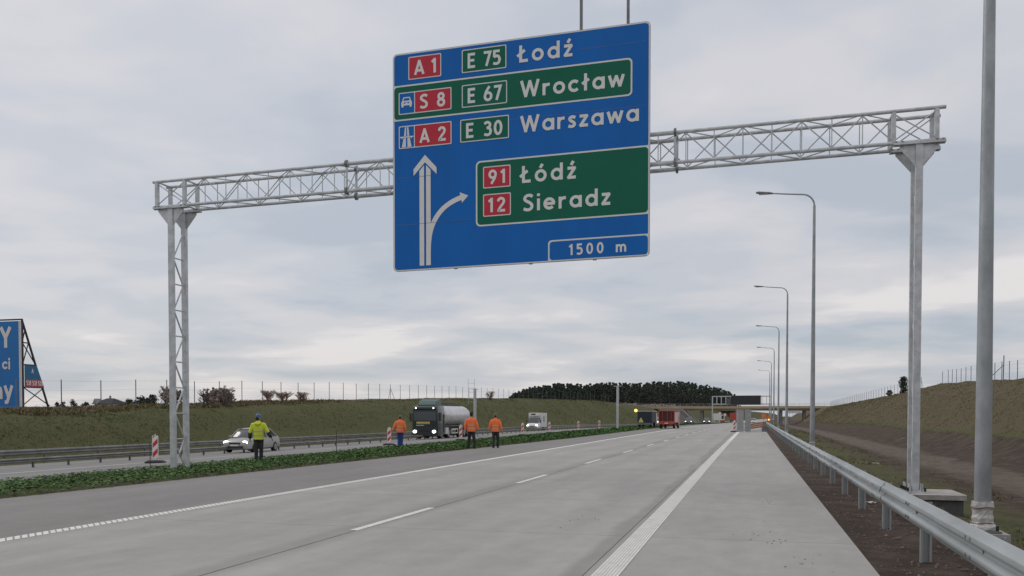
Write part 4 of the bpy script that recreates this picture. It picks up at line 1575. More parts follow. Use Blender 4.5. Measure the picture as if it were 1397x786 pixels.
def blockbody(stations, crown=.03):
    """stations: (y, half width low, half width high, z low, z high)"""
    rr = []
    for y, wl, wh, zl, zh in stations:
        h = zh - zl
        rr.append([(-wl * .9, y, zl), (-wl, y, zl + .12 * h), (-wl * .995, y, zl + .55 * h), (-wh, y, zh - .06 * h), (-wh * .9, y, zh), (0, y, zh + crown), (wh * .9, y, zh), (wh, y, zh - .06 * h), (wl * .995, y, zl + .55 * h), (wl, y, zl + .12 * h), (wl * .9, y, zl)])
    return MB().rings(rr)


def lamp_disc(parent, x, y, z, rx, rz, mat=LIT, name='headlight'):
    mb = MB()
    ring = lambda k, yy: [(x + rx * k * math.cos(2 * math.pi * j / 16), yy, z + rz * k * math.sin(2 * math.pi * j / 16)) for j in range(16)]
    mb.rings([ring(1, y + .03), ring(1, y - .01), ring(.6, y - .03)])
    return smooth_angle(mb.build(name, mat, parent))


def car(label, loc, rz, paint, lights=True, name='car', group=None):
    t = thing(name, label, 'car', loc, rz, group)
    b = blockbody([(0.0, .62, .62, .28, .55), (.06, .76, .70, .22, .66), (.25, .84, .76, .2, .74), (.7, .88, .80, .2, .84), (1.15, .885, .80, .2, .93), (2.2, .89, .82, .2, .95), (3.5, .885, .82, .22, .98), (4.2, .84, .76, .26, .98), (4.42, .76, .68, .34, .9)])
    smooth_angle(b.build('body', paint, t), 40)
    gh = MB()

    def ring(y, wb, zb, wt, zt):
        return [(-wb, y, zb), (-wt, y, zt - .03), (-wt * .85, y, zt), (wt * .85, y, zt), (wt, y, zt - .03), (wb, y, zb)]
    gh.rings([ring(1.02, .74, .90, .70, .95), ring(1.45, .78, .92, .66, 1.26), ring(1.8, .80, .92, .60, 1.42), ring(2.6, .81, .92, .60, 1.46), ring(3.3, .80, .92, .59, 1.40), ring(3.8, .77, .92, .60, 1.2), ring(4.15, .72, .92, .66, .99)])
    g = smooth_angle(gh.build('windows', GLASS, t), 40)
    rf = MB()
    rf.rings([[(-w, y, z - .03), (-w * .85, y, z + .012), (w * .85, y, z + .012), (w, y, z - .03)] for y, w, z in ((1.75, .62, 1.425), (2.2, .625, 1.46), (2.7, .625, 1.475), (3.35, .61, 1.41))])
    smooth_angle(rf.build('roof', paint, t))
    for sx in (-1, 1):
        MB().chain([(sx * .77, 1.02, .94), (sx * .68, 1.45, 1.26), (sx * .625, 1.78, 1.43)], [.035, .035, .03], n=6).build('pillar', paint, t)
        MB().chain([(sx * .825, 2.45, .94), (sx * .62, 2.5, 1.45)], [.035, .03], n=6).build('pillar', paint, t)
        MB().chain([(sx * .79, 3.9, .96), (sx * .62, 3.3, 1.41)], [.05, .04], n=6).build('pillar', paint, t)
        MB().box((sx * .93, 1.25, 1.0), (.18, .1, .13)).build('mirror', paint, t)
        if lights:
            lamp_disc(t, sx * .60, .10, .64, .17, .10)
        else:
            lamp_disc(t, sx * .60, .10, .64, .15, .08, GLASS)
        wheel(t, sx * .80, .85, .31, .2)
        wheel(t, sx * .80, 3.5, .31, .2)
    MB().box((0, .02, .58), (.72, .05, .11)).build('grille', DARK, t)
    MB().box((0, -.01, .36), (1.1, .06, .14)).build('air_intake', DARK, t)
    MB().box((0, -.03, .47), (.5, .02, .1)).build('number_plate', PLATE, t)
    return t


# silver car on the far carriageway
pc = ground_px(320, 618.5)
car('silver car with headlights on, passing behind the worker in yellow', (pc.x, pc.y, G(pc.x, pc.y)), R(2), SILVER).scale = (1, .9, .97)

# tanker lorry
pt = ground_px(579.5, 599.5)
tk = thing('tanker_lorry', 'dark green tanker lorry with a polished steel tank and lit headlights', 'lorry', (pt.x, pt.y, G(pt.x, pt.y)), R(2))
cab = MB()
cab.rings([[(-w, y, z0), (-w - .02, y, z0 + .4), (-w, y, z1 - .25), (-w * .93, y, z1), (w * .93, y, z1), (w, y, z1 - .25), (w + .02, y, z0 + .4), (w, y, z0)] for y, w, z0, z1 in ((0, 1.12, .35, 2.95), (.1, 1.22, .3, 3.02), (.6, 1.24, .3, 3.1), (2.0, 1.24, .55, 3.12), (2.1, 1.2, .6, 3.08))])
smooth_angle(cab.build('cab', GREEN_P, tk), 40)
ws = MB()
ws.rings([[(-1.08, -.012, 1.72), (1.08, -.012, 1.72), (1.04, .0, 2.55), (-1.04, .0, 2.55)], [(-1.08, .03, 1.72), (1.08, .03, 1.72), (1.04, .05, 2.55), (-1.04, .05, 2.55)]])
ws.build('windscreen', GLASS, tk)
MB().prism([(-.13, 2.78), (.05, 2.66), (.05, 2.80)], 'x', -1.1, 1.1).build('sun_visor', GREEN_P, tk)
df = MB()
df.rings([[(-w, y, z0), (w, y, z0), (w * .92, y, z1), (-w * .92, y, z1)] for y, w, z0, z1 in ((.55, .86, 3.06, 3.2), (.95, .92, 3.08, 3.55), (2.0, .95, 3.1, 3.72))])
smooth_angle(df.build('roof_deflector', GREEN_L, tk))
MB().box((0, -.02, 1.02), (1.5, .06, .46)).build('grille', DARK, tk)
MB().box((0, -.06, .48), (2.3, .14, .34)).build('bumper', DARK, tk)
MB().box((-.15, -.025, 1.56), (1.3, .02, .12)).build('name_board', YELLOW, tk)
MB().box((-.15, -.025, 1.44), (1.3, .02, .035)).build('stripe', RW_WHITE, tk)
MB().box((-.45, -.025, 1.29), (.75, .02, .045)).build('stripe', RW_WHITE, tk)
for sx in (-1, 1):
    lamp_disc(tk, sx * .93, -.13, .72, .17, .14)
    lamp_disc(tk, sx * .85, -.04, 2.88, .06, .05, name='roof_lamp')
    mr = MB().box((sx * 1.42, .12, 2.0), (.16, .12, .75)).build('mirror', DARK, tk)
    MB().tube((sx * 1.2, .2, 2.3), (sx * 1.42, .15, 2.3), .02, n=6).build('mirror_arm', DARK, mr)
    MB().box((sx * 1.255, .75, 2.1), (.02, .8, .75)).build('side_window', GLASS, tk)
    wheel(tk, sx * 1.02, 1.35, .5, .32)
    MB().box((sx * 1.26, 1.9, 1.5), (.03, .3, 1.6)).build('side_panel', GREEN_P, tk)
    for yy in (3.6, 7.6, 8.9, 10.2):
        wheel(tk, sx * 1.0, yy, .5, .36)
    MB().box((sx * 1.12, 2.75, .75), (.35, 1.0, .6)).build('fuel_tank', TANK, tk)
    for zz in (.5, .88):
        MB().box((sx * 1.18, 5.6, zz), (.04, 2.0, .1)).build('side_guard_rail', RW_WHITE, tk)
    for yy in (4.62, 6.58):
        MB().box((sx * 1.18, yy, .69), (.045, .06, .48)).build('side_guard_post', RW_WHITE, tk)
    MB().box((sx * 1.0, 8.9, 1.08), (.45, 3.9, .05)).build('mudguard', CHASSIS, tk)
MB().box((0, 6.6, .95), (.9, 9.2, .3)).build('chassis', CHASSIS, tk)
tkb = MB()
tkb.rings([[(1.22 * k * math.cos(2 * math.pi * j / 28), y, 2.2 + .98 * k * math.sin(2 * math.pi * j / 28)) for j in range(28)] for y, k in ((2.45, .35), (2.5, .7), (2.62, .94), (2.75, 1), (5.2, 1), (8.0, 1), (11.0, 1), (11.15, .94), (11.27, .6))])
tank = smooth_angle(tkb.build('tank', TANK, tk), 40)
for yy in (3.6, 4.9, 6.3, 7.6, 8.9, 10.2):
    rr = [[(1.235 * math.cos(2 * math.pi * j / 28), y, 2.2 + .995 * math.sin(2 * math.pi * j / 28)) for j in range(28)] for y in (yy - .03, yy + .03)]
    MB().rings(rr, caps=False).build('tank_band', TANK, tank)
MB().box((0, 6.8, 3.24), (.55, 7.6, .06)).build('catwalk', CHASSIS, tank)
for yy in (4.2, 6.8, 9.4):
    MB().tube((0, yy, 3.2), (0, yy, 3.36), .26, n=14).build('manhole', GALV_D, tank)
for sx in (-.35, .35):
    MB().tube((sx, 3.2, 3.42), (sx, 10.4, 3.42), .025, n=6).build('catwalk_rail', CHASSIS, tank)

# white box van
pv = ground_px(726, 588)
vn = thing('box_van', 'white box van with cooling unit over the cab and lit headlights', 'van', (pv.x, pv.y, G(pv.x, pv.y)), R(2))
smooth_angle(blockbody([(0, .78, .76, .3, .85), (.1, .92, .84, .28, 1.0), (.55, .98, .88, .3, 1.18), (.95, 1.0, .90, .3, 1.32), (2.3, 1.0, .92, .3, 1.35)]).build('cab', WHITE_P, vn), 40)
gh = MB()
gh.rings([[(-wb, y, 1.22), (-wt, y, zt - .04), (-wt * .9, y, zt), (wt * .9, y, zt), (wt, y, zt - .04), (wb, y, 1.22)] for y, wb, wt, zt in ((.72, .84, .82, 1.27), (1.35, .9, .8, 2.0), (1.6, .92, .8, 2.12), (2.3, .94, .82, 2.15))])
gl_ = smooth_angle(gh.build('cab_windows', GLASS, vn), 40)
MB().box((0, 1.95, 2.16), (1.66, .75, .06)).build('cab_roof', WHITE_P, vn)
MB().box((0, 4.6, 1.75), (2.15, 4.5, 2.3)).build('box_body', WHITE_P, vn)
MB().box((0, 2.1, 2.62), (1.7, .5, .42)).build('cooling_unit', RW_WHITE, vn)
MB().box((-.2, 1.84, 2.66), (.7, .02, .2)).build('cooling_grille', DARK, vn)
MB().box((1.079, 4.2, 1.9), (.006, 1.4, .9)).build('side_picture', M('van_picture', (0.5, 0.36, 0.28), 0.5, var=0.3, vscale=2, col2=(.3, .4, .42)), vn)
MB().box((0, -.01, .72), (.8, .06, .12)).build('grille', DARK, vn)
MB().box((0, -.03, .45), (1.7, .1, .22)).build('bumper', DARK, vn)
for sx in (-1, 1):
    lamp_disc(vn, sx * .70, .05, .86, .19, .15)
    MB().box((sx * 1.12, 1.0, 1.55), (.16, .1, .32)).build('mirror', DARK, vn)
    wheel(vn, sx * .88, .95, .36, .22)
    wheel(vn, sx * .88, 4.7, .36, .3)

# red lorry seen from behind, standing on the dark strip
pr = ground_px(909, 585)
rl = thing('red_lorry', 'red lorry seen from behind, parked at the left edge of the empty carriageway', 'lorry', (pr.x, pr.y, G(pr.x, pr.y)), R(-3))
rl.scale = (.86, .86, .86)
MB().box((0, 3.2, .75), (.9, 6.2, .25)).build('chassis', CHASSIS, rl)
bd = MB()
for sx in (-1, 1):
    bd.box((sx * 1.12, 2.4, 1.75), (.12, 4.4, 1.6))
bd.box((0, 2.4, 2.6), (2.36, 4.4, .12))
bd.box((0, .2, 1.0), (2.36, .14, .22))
bd.build('body_frame', RED_P, rl)
MB().box((0, .38, 1.8), (2.1, .06, 1.45)).build('dark_rear_opening', M('dark_red_interior', (0.07, 0.02, 0.018), 0.7), rl)
for x in (-.6, .1, .65):
    MB().box((x, .3, 1.75), (.06, .06, 1.4)).build('upright', RED_P, rl)
MB().box((0, .05, .78), (2.35, .16, .24)).build('rear_bumper', RED_P, rl)
MB().box((0, -.04, .80), (.5, .02, .12)).build('number_plate', PLATE, rl)
for sx in (-1, 1):
    MB().box((sx * .92, -.05, .72), (.28, .03, .12)).build('tail_lamp', M('tail_lamp', (0.5, 0.05, 0.03), 0.3), rl)
    wheel(rl, sx * .95, 1.3, .42, .32)
    wheel(rl, sx * .95, 5.6, .42, .28)
MB().prism([(1.185, .9), (1.195, .9), (1.195, 2.4), (1.185, 2.4)], 'y', .3, 4.2).build('side_reflection', M('painted_side_reflection', (0.55, 0.48, 0.46), 0.5), rl)  # white reflection on the lorry's right side, painted as a pale sheet
smooth_angle(blockbody([(4.75, 1.1, 1.1, .6, 2.5), (5.1, 1.15, 1.12, .5, 2.55), (6.3, 1.15, 1.1, .5, 2.5), (6.5, 1.05, 1.0, .55, 2.3)]).build('cab', RED_P, rl), 40)

# works lorry with amber beacon and warning board
pw = ground_px(879, 584)
wl = thing('works_lorry', 'dark works lorry with amber beacon and yellow warning triangle, left of the red lorry', 'lorry', (pw.x, pw.y, G(pw.x, pw.y)), R(-2))
MB().box((0, 2.4, 1.45), (1.9, 4.4, 1.5)).build('tarpaulin_body', DBLUE, wl)
MB().box((0, 2.4, 2.23), (1.98, 4.5, .06)).build('roof_edge', RW_WHITE, wl)
MB().box((0, .1, .55), (1.9, .2, .25)).build('rear_frame', GALV_D, wl)
tri = MB()
tri.prism([(-.82, .75), (-.12, .75), (-.47, 1.42)], 'y', .13, .17)
tri.build('warning_triangle', M('warning_yellow', (0.66, 0.64, 0.22), 0.5), wl)
lamp_disc(wl, -1.15, .1, 2.32, .2, .2, AMBER, 'amber_beacon')
MB().tube((-1.15, .13, 2.1), (-.9, .16, 2.0), .03, n=6).build('beacon_arm', DARK, wl)
for sx in (-1, 1):
    for yy in (1.0, 4.2):
        wheel(wl, sx * .78, yy, .38, .26)
smooth_angle(blockbody([(4.7, .9, .9, .5, 2.1), (5.9, .9, .85, .5, 2.05), (6.1, .8, .75, .6, 1.8)]).build('cab', RW_WHITE, wl), 40)

far_cars = [((893, 581), 'distant white car with one lit headlight between the two works lorries', WHITE_P, 0), ((939, 579), 'distant dark car with bright headlights in front of the bridge slope', GLASS, 0),
            ((964, 578.5), 'distant dark car with bright headlights beside the white board', GLASS, 0), ((1028, 578.3), 'small white car seen beyond the grey upright boxes', WHITE_P, 1)]
for (px, py), lab, paint, back in far_cars:
    p = ground_px(px, py)
    car(lab, (p.x, p.y, G(p.x, p.y)), R(2), paint, not back, group='distant cars by the bridge')

# lorry tails and site boards under the bridge
p = ground_px(978, 577.5)
wb = thing('board_trailer', 'white site board on legs in front of the bridge', 'board', (p.x, p.y, G(p.x, p.y)))
sc_ = p.y / 1200
MB().box((0, 0, 8.5 * sc_), (9.5 * sc_, .1, 9 * sc_)).build('panel', RW_WHITE, wb)
for x in (-3.6, 3.6):
    MB().box((x * sc_, .1, 2.1 * sc_), (1.2 * sc_, .12, 4.2 * sc_)).build('leg', RW_WHITE, wb)
p = ground_px(984, 577.2)
rt_ = thing('service_van', 'small red and white service van behind the white site board', 'van', (p.x, p.y + 4, G(p.x, p.y)))
MB().box((0, 1.4, .6), (1.9, 3.2, .7)).build('lower_body', RED_P, rt_)
MB().box((0, 1.5, 1.9), (1.8, 3.0, 1.9)).build('upper_body', RW_WHITE, rt_)
MB().box((.35, -.02, 2.0), (.7, .06, 1.2)).build('dark_panel', DARK, rt_)
for sx in (-1, 1):
    for yy in (.6, 2.4):
        wheel(rt_, sx * .8, yy, .32, .2)
p = ground_px(1000, 577)
rt_ = thing('parked_lorry', 'dark red lorry body under the bridge behind the grey boxes', 'lorry', (p.x, p.y + 6, G(p.x, p.y)))
MB().box((0, 3, 2.35), (2.5, 6, 2.5)).build('box_body', RED_P, rt_)
MB().box((0, 3, .8), (1.0, 6, .4)).build('chassis', CHASSIS, rt_)
for sx in (-1, 1):
    for yy in (1.0, 5):
        wheel(rt_, sx * .95, yy, .48, .3)
for (px, py, lab) in ((982, 564, 'round pale road sign on a post above the service van'), (989, 566, 'round pale road sign on a post, rightmost of the pair'), (892.5, 565.5, 'pale round road sign on a post by the works lorry')):
    Yd = 300 if px > 950 else 170
    q = at_y(px, py, Yd)
    gz0 = G(q.x, q.y)
    t = thing('round_road_sign', lab, 'road sign', (q.x, q.y, gz0), 0, 'small round road signs near the bridge')
    mb = MB()
    mb.tube((0, 0, 0), (0, 0, q.z - gz0 + .4), .05, n=6)
    mb.build('post', GALV_D, t)
    rd = .55 if px > 950 else .42
    MB().tube((0, -.06, q.z - gz0), (0, -.09, q.z - gz0), rd, n=18).build('disc', M('sign_rim_red', (0.42, 0.2, 0.19), 0.5), t)
    MB().tube((0, -.088, q.z - gz0), (0, -.10, q.z - gz0), rd * .75, n=18).build('disc_face', RW_WHITE, t)

# closed shoulder: two grey upright steel boxes, timber barrier, arrow signs
GREYBOX = M('ribbed_grey_steel', (0.36, 0.37, 0.37), 0.6, 0.3, var=0.15, vscale=3)
for (px, w_, lab) in ((1009.5, .62, 'grey ribbed upright steel box on the shoulder, left of a pair'), (1020.5, .5, 'grey ribbed upright steel box on the shoulder, right of a pair')):
    p = ground_px(px, 589.5)
    t = thing('steel_box', lab, 'steel box', (p.x, p.y, G(p.x, p.y)), R(8), 'upright steel boxes on the closed shoulder')
    MB().box((0, 0, 1.13), (w_, .5, 2.2)).build('shell', GREYBOX, t)
    for i in range(4):
        MB().box((-w_ / 2 + w_ * (i + .5) / 4, -.262, 1.13), (w_ / 11, .024, 2.1)).build('rib', GREYBOX, t)
    MB().box((0, 0, .015), (w_ + .25, .8, .03)).build('foot_plate', RW_WHITE, t)
    MB().box((0, 0, 2.25), (w_ + .06, .56, .04)).build('cap', GREYBOX, t)
p = ground_px(1014.5, 588)
t = thing('pale_sacks', 'pile of white sacks between the two grey steel boxes', 'sacks', (p.x, p.y + .6, G(p.x, p.y)))
for i, (x, z) in enumerate(((0, .16), (.05, .42), (-.03, .66), (.02, .88))):
    sk = MB()
    sk.ball((x, 0, z), (.3, .3, .16), 12)
    smooth_angle(sk.build('sack', WRAP, t), 70)
p = ground_px(1034, 589)
t = thing('site_barrier', 'slanting brown timber barrier on white base across the shoulder', 'barrier', (p.x, p.y, G(p.x, p.y)), R(10))
for i in range(3):
    MB().prism([(-.8, .25 + i * .19), (.8, .52 + i * .19), (.8, .68 + i * .19), (-.8, .41 + i * .19)], 'y', -.03 + i * .004, .03 + i * .004).build('board', TIMBER, t)
MB().box((0, .1, .12), (1.6, .4, .24)).build('base_block', RW_WHITE, t)
MB().box((.62, 0, .3), (.5, .3, .6)).build('end_block', GALV_D, t)
for x in (-.7, .7):
    MB().box((x, .08, .55), (.07, .07, 1.1)).build('upright', RW_WHITE, t)
for px, py, w_, lab, lit in ((1042, 567.5, 4.8, 'orange square sign board on a post beyond the barrier', 0), (1048.5, 571, 4.0, 'orange sign with lit lamp beside the lamp posts', 1)):
    Yd = 190
    q = at_y(px, py, Yd)
    gz0 = G(q.x, q.y)
    t = thing('orange_sign', lab, 'road sign', (q.x, q.y, gz0), 0, 'orange site signs')
    MB().box((0, 0, q.z - gz0), (w_ * .19, .06, w_ * .19), mat=Matrix.Rotation(R(45 if lit else 0), 3, 'Y')).build('panel', ORANGE, t)
    MB().tube((0, .06, -.1), (0, .06, q.z - gz0), .04, n=6).build('post', GALV_D, t)
    if lit:
        lamp_disc(t, .05, -.06, q.z - gz0 - .25, .14, .14, AMBER, 'amber_lamp')

# ------------------------------------------------------------------ road bridge
BY = 352.0
BCON = M('bridge_concrete', (0.40, 0.33, 0.22), 0.8, var=0.1, vscale=.3)
BGREY = M('bridge_concrete_grey', (0.26, 0.26, 0.255), 0.85, var=0.15, vscale=.4)
XL, XR = at_y(934, 560, BY).x, at_y(1127, 560, BY).x
zt, zu, zm = at_y(1000, 554.6, BY).z, at_y(1000, 560.2, BY).z, at_y(1000, 557.5, BY).z
br = thing('road_bridge', 'long low concrete bridge with yellowish deck edge crossing the motorway', 'bridge', (0, BY, dip(BY)))
bo = -dip(BY)
MB().box(((XL + XR) / 2, 5.5, (zt + zm) / 2 + bo), (XR - XL + 60, 11, zt - zm)).build('deck', BGREY, br)
MB().box(((XL + XR) / 2, -.25, (zt + zm) / 2 + bo + .05), (XR - XL + 60, .45, zt - zm + .1)).build('deck_edge', BCON, br)
for yy in (1.2, 4.0, 7.0, 9.8):
    MB().box(((XL + XR) / 2, yy, (zm + zu) / 2 + bo), (XR - XL, .7, zm - zu)).build('girder', BCON, br)
for h in (.55, 1.05):
    MB().box(((XL + XR) / 2, -.3, zt + h + bo), (XR - XL + 56, .06, .06)).build('railing', GALV, br)
post = None
for i in range(48):
    x = XL - 26 + i * (XR - XL + 52) / 47
    if post is None:
        post = po = MB().box((0, -.3, zt + .52 + bo), (.07, .07, 1.05)).build('railing_post', GALV, br)
    else:
        po = post.copy()
        COL.objects.link(po)
    po.location = (x, 0, 0)
for px in (957, 1003, 1066, 1098):
    x = at_y(px, 565, BY).x
    for yy in (2.5, 8.5):
        MB().tube((x, yy, -1), (x, yy, zu + bo + .1), .5, n=14).build('pier', BGREY, br)
# end walls and stone-faced cones
for sx, xe, toe in ((-1, XL, at_y(957, 577, BY).x), (1, XR, at_y(1104, 575, BY).x)):
    w = MB()
    w.prism([(toe, -1.4), (xe - .0, zu + bo + .05), (xe + sx * 8, zu + bo + .05), (xe + sx * 8, -1.4)][::sx], 'y', -3.5, 14)
    w.build('slope_paving', BGREY, br)
    w = MB()
    dx = .9 * sx
    w.prism([(toe - dx * .2, -1.4), (toe + dx * 1.2, -1.4), (xe + dx * 1.2, zu + bo + .25), (xe - dx * .2, zu + bo + .25)][::sx], 'y', -4.1, -3.5)
    w.build('slope_kerb', M('kerb_concrete', (0.34, 0.31, 0.27), 0.85), br)
    MB().box((xe + sx * 5, 5.5, zu + bo - .6), (9, 12, 2.4)).build('abutment', BGREY, br)

# ------------------------------------------------------------------ message-board gantry before the bridge
VY = 300.0
v0, v1 = at_y(972, 541, VY), at_y(1052, 541, VY)
zb_, zt_ = at_y(972, 551.5, VY).z, at_y(972, 541, VY).z
gv = G(v0.x, VY)
vg = thing('message_gantry', 'distant white portal gantry with a large black message board before the bridge', 'gantry', (v0.x, VY, gv))
PALE = M('pale_gantry', (0.5, 0.51, 0.51), 0.6)
Lx = v1.x - v0.x
for x in (0, Lx):
    MB().box((x, 0, (zt_ - gv) / 2), (.38, .38, zt_ - gv)).build('leg', PALE, vg)
for z in (zb_, zt_):
    MB().box((Lx / 2, 0, z - gv), (Lx, .3, .32)).build('chord', PALE, vg)
for k in range(14):
    MB().box((Lx * k / 13, -.02, (zb_ + zt_) / 2 - gv), (.28 if k < 4 else .16, .2, zt_ - zb_)).build('upright', PALE, vg)
x0_, x1_ = at_y(998, 545, VY).x - v0.x, at_y(1038, 545, VY).x - v0.x
MB().box(((x0_ + x1_) / 2, -.5, (zb_ + zt_) / 2 - gv), (x1_ - x0_, .6, zt_ - zb_ + .5)).build('message_board', DARK, vg)
MB().box((x0_ - .9, -.4, (zb_ + zt_) / 2 - gv - .3), (1.3, .5, (zt_ - zb_) * .75)).build('side_board', M('side_board_grey', (0.1, 0.1, 0.105), 0.6), vg)
# pale noise screen seen under the right end of the bridge
q = at_y(1086, 565, 420)
nsx = thing('noise_screen', 'pale panelled screen seen under the right end of the bridge', 'screen', (q.x, 420, G(q.x, 420)))
for i in range(6):
    MB().box((-3.4 + i * 1.36 * 1.0, 0, 4.6), (1.28, .12, 2.3)).build('panel', M('screen_pale', (0.62, 0.66, 0.68), 0.5), nsx)
for i in range(7):
    MB().box((-4.08 + i * 1.36, 0, 2.9), (.1, .2, 5.8)).build('post', GALV_D, nsx)


# ------------------------------------------------------------------ bare steel posts of unfinished gantries
def bare_post(label, xw, Y, ztop):
    zg = G(xw, Y) - .1
    t = thing('steel_post', label, 'post', (xw, Y, zg))
    h = ztop - zg
    for yy in (0, .66):
        MB().box((0, yy, h / 2), (.2, .13, h)).build('leg', GALV, t)
    z = .3
    k = 0
    while z < h - .8:
        a, b = (0.06, .6) if k % 2 == 0 else (.6, .06)
        MB().tube((0, a, z), (0, b, z + .78), .026, n=6).build('diagonal_brace', GALV, t)
        z += .82
        k += 1
    for yy in (0, .66):
        MB().box((0, yy, h + .02), (.9, .2, .05)).build('head_plate', GALV, t)


p = ground_px(842, 586)
bare_post('bare galvanised gantry post standing in the median plants before the wood', p.x, p.y, at_y(842, 527, p.y).z)
q = at_x(647, 531, -38.6)
bare_post('bare galvanised gantry post rising behind the tanker lorry', q.x, q.y, q.z)
q = at_x(643, 517, -46)
zg = G(q.x, q.y) - .1
t = thing('lattice_mast', 'faint grey ladder-like lattice mast behind the tanker', 'mast', (q.x, q.y, zg))
h = q.z - zg
for sx in (-.55, .55):
    MB().tube((sx, 0, 0), (sx, 0, h), .035, n=6).build('leg', GALV, t)
for i in range(int(h / .8)):
    MB().tube((-.55, 0, .6 + i * .8), (.55, 0, .6 + i * .8), .022, n=5).build('rung', GALV, t)

# ------------------------------------------------------------------ advertising billboard
BBY = at_z(27, 552, 2.3).y
BBX = None
_p = ray(27, 552)
d_ = 76.0 / (_fw.x * 0 + 1)
q = _C + ray(27, 500) * 76.0
BBY, BBXR = q.y, q.x
zt_b, zb_b = at_y(27, 438, BBY).z, at_y(27, 555, BBY).z
gz_b = G(BBXR, BBY)
bbw = 15.0
bb = thing('billboard', 'large blue billboard with white lettering on a dark steel frame, at the left edge', 'billboard', (BBXR, BBY, gz_b))
BB_BLUE = M('billboard_blue', (0.005, 0.165, 0.47), 0.5, var=0.05, vscale=.3)
BB_FRAME = M('billboard_frame', (0.045, 0.042, 0.045), 0.6)
MB().box((-bbw / 2, 0, (zt_b + zb_b) / 2 - gz_b), (bbw, .12, zt_b - zb_b)).build('panel', BB_BLUE, bb)
MB().box((0.045, .0, (zt_b + zb_b) / 2 - gz_b), (.07, .16, zt_b - zb_b)).build('edge_strip', RW_WHITE, bb)
MB().box((-bbw / 2, .05, zt_b + .14 - gz_b), (bbw + .6, .14, .12)).build('top_rail', BB_FRAME, bb)


def bb_text(txt, u_right, v_base, cap, mat=RW_WHITE, hw=.1, gap=.14, d=-.075):
    x = u_right
    for ch in reversed(txt):
        w = GLYPHS[ch][0] * cap
        x -= w
        m_ = MB()
        for k, st_ in enumerate(GLYPHS[ch][1]):
            pts_ = [Vector((x + p_[0] * cap, 0, v_base + p_[1] * cap)) for p_ in st_]
            for i in range(len(pts_) - 1):
                a, b = pts_[i], pts_[i + 1]
                dr = (b - a).normalized()
                n_ = Vector((-dr.z, 0, dr.x)) * hw * cap
                e = dr * hw * cap * .35
                m_.face([(v.x, d - .001 * k - .0002 * i, v.z) for v in (a - e - n_, b + e - n_, b + e + n_, a - e + n_)])
        m_.build('letter', mat, bb)
        x -= gap * cap


bp = lambda px, py: (at_y(px, py, BBY).x - BBXR, at_y(px, py, BBY).z - gz_b)
bb_text('Y', bp(15.8, 470)[0], bp(15, 473.5)[1], bp(15, 447)[1] - bp(15, 473.5)[1])
cap_ = (bp(12, 489)[1] - bp(12, 503.5)[1]) * 1.0
bb_text('ci', bp(14.5, 500)[0], bp(12, 503.5)[1], cap_, hw=.095)
cap_ = (bp(12, 524)[1] - bp(12, 546)[1]) / .92
bb_text('ny', bp(18.5, 540)[0], bp(12, 543.5)[1], cap_, hw=.1)
# side frame: triangle leaning back from the board edge
fz = lambda py: at_y(28.5, py, BBY).z - gz_b
Yb = (at_x(66, 552, BBXR).y - BBY)


def fr(name, a, b, r=.075):
    MB().tube(a, b, r, n=5).build(name, BB_FRAME, bb)


def dep(py):                                     # depth of the raking strut at the height of a pixel row
    return max(.02, Yb * (436 - py) / (436 - 553))


for xo in (.12, -7.5, -14.8):
    fr('front_post', (xo, .18, -.3), (xo, .18, fz(436)), .1)
    fr('raking_strut', (xo, .18, fz(436)), (xo, Yb, -.3), .1)
    if xo > 0 or True:
        for py in (467, 497, 528):
            fr('frame_rung', (xo, .18, fz(py)), (xo, dep(py), fz(py)), .06)
        for a, b in ((467, 452), (497, 467), (467, 497), (553, 528)):
            fr('frame_diagonal', (xo, .18, fz(a)), (xo, dep(b), fz(b)), .05)
        fr('frame_diagonal', (xo, .18, fz(528)), (xo, dep(553), fz(553)), .05)
# small board fixed on the side frame
sb_ = MB()
sb_.rings([[(x, .25, fz(528)), (x, dep(528) - .1, fz(528)), (x, dep(498) - .1, fz(498)), (x, .25, fz(498))] for x in (.24, .30)])
small = sb_.build('side_board', M('side_board_blue', (0.02, 0.15, 0.30), 0.5), bb)
sb_ = MB()
zc_b = fz(516)
sb_.rings([[(x, .27, fz(527.5)), (x, dep(528) - .12, fz(527.5)), (x, dep(517) - .12, fz(517)), (x, .27, fz(517))] for x in (.301, .306)])
sb_.build('red_band', M('side_board_red', (0.42, 0.06, 0.08), 0.5), small)


def side_text(txt, y0, y1, zb0, cap, hw=.11, wd=1.0):
    ws_ = [.3 if c == ' ' else GLYPHS[c][0] for c in txt]
    sc = (y1 - y0) / (sum(ws_) + .16 * (len(txt) - 1))
    y = y0
    for ch, w in zip(txt, ws_):
        if ch != ' ':
            m_ = MB()
            for k, st_ in enumerate(GLYPHS[ch][1]):
                pts_ = [(y + p_[0] * sc, zb0 + p_[1] * cap) for p_ in st_]
                for i in range(len(pts_) - 1):
                    a, b = Vector(pts_[i]), Vector(pts_[i + 1])
                    dr = (b - a).normalized()
                    n_ = Vector((-dr.y, dr.x)) * hw * cap
                    m_.face([(.308 + .001 * k + .0002 * i, v.x, v.y) for v in (a - n_, b - n_, b + n_, a + n_)])
            m_.build('digit' if ch.isdigit() else 'letter', RW_WHITE, small)
        y += (w + .16) * sc


W9 = dep(523)
side_text('531 531 531', .25 + W9 * .06, W9 * .92, fz(525.5), fz(518.8) - fz(525.5))
side_text('A', .25 + dep(507) * .38, dep(507) * .62, fz(508.5), fz(502) - fz(508.5), .08)

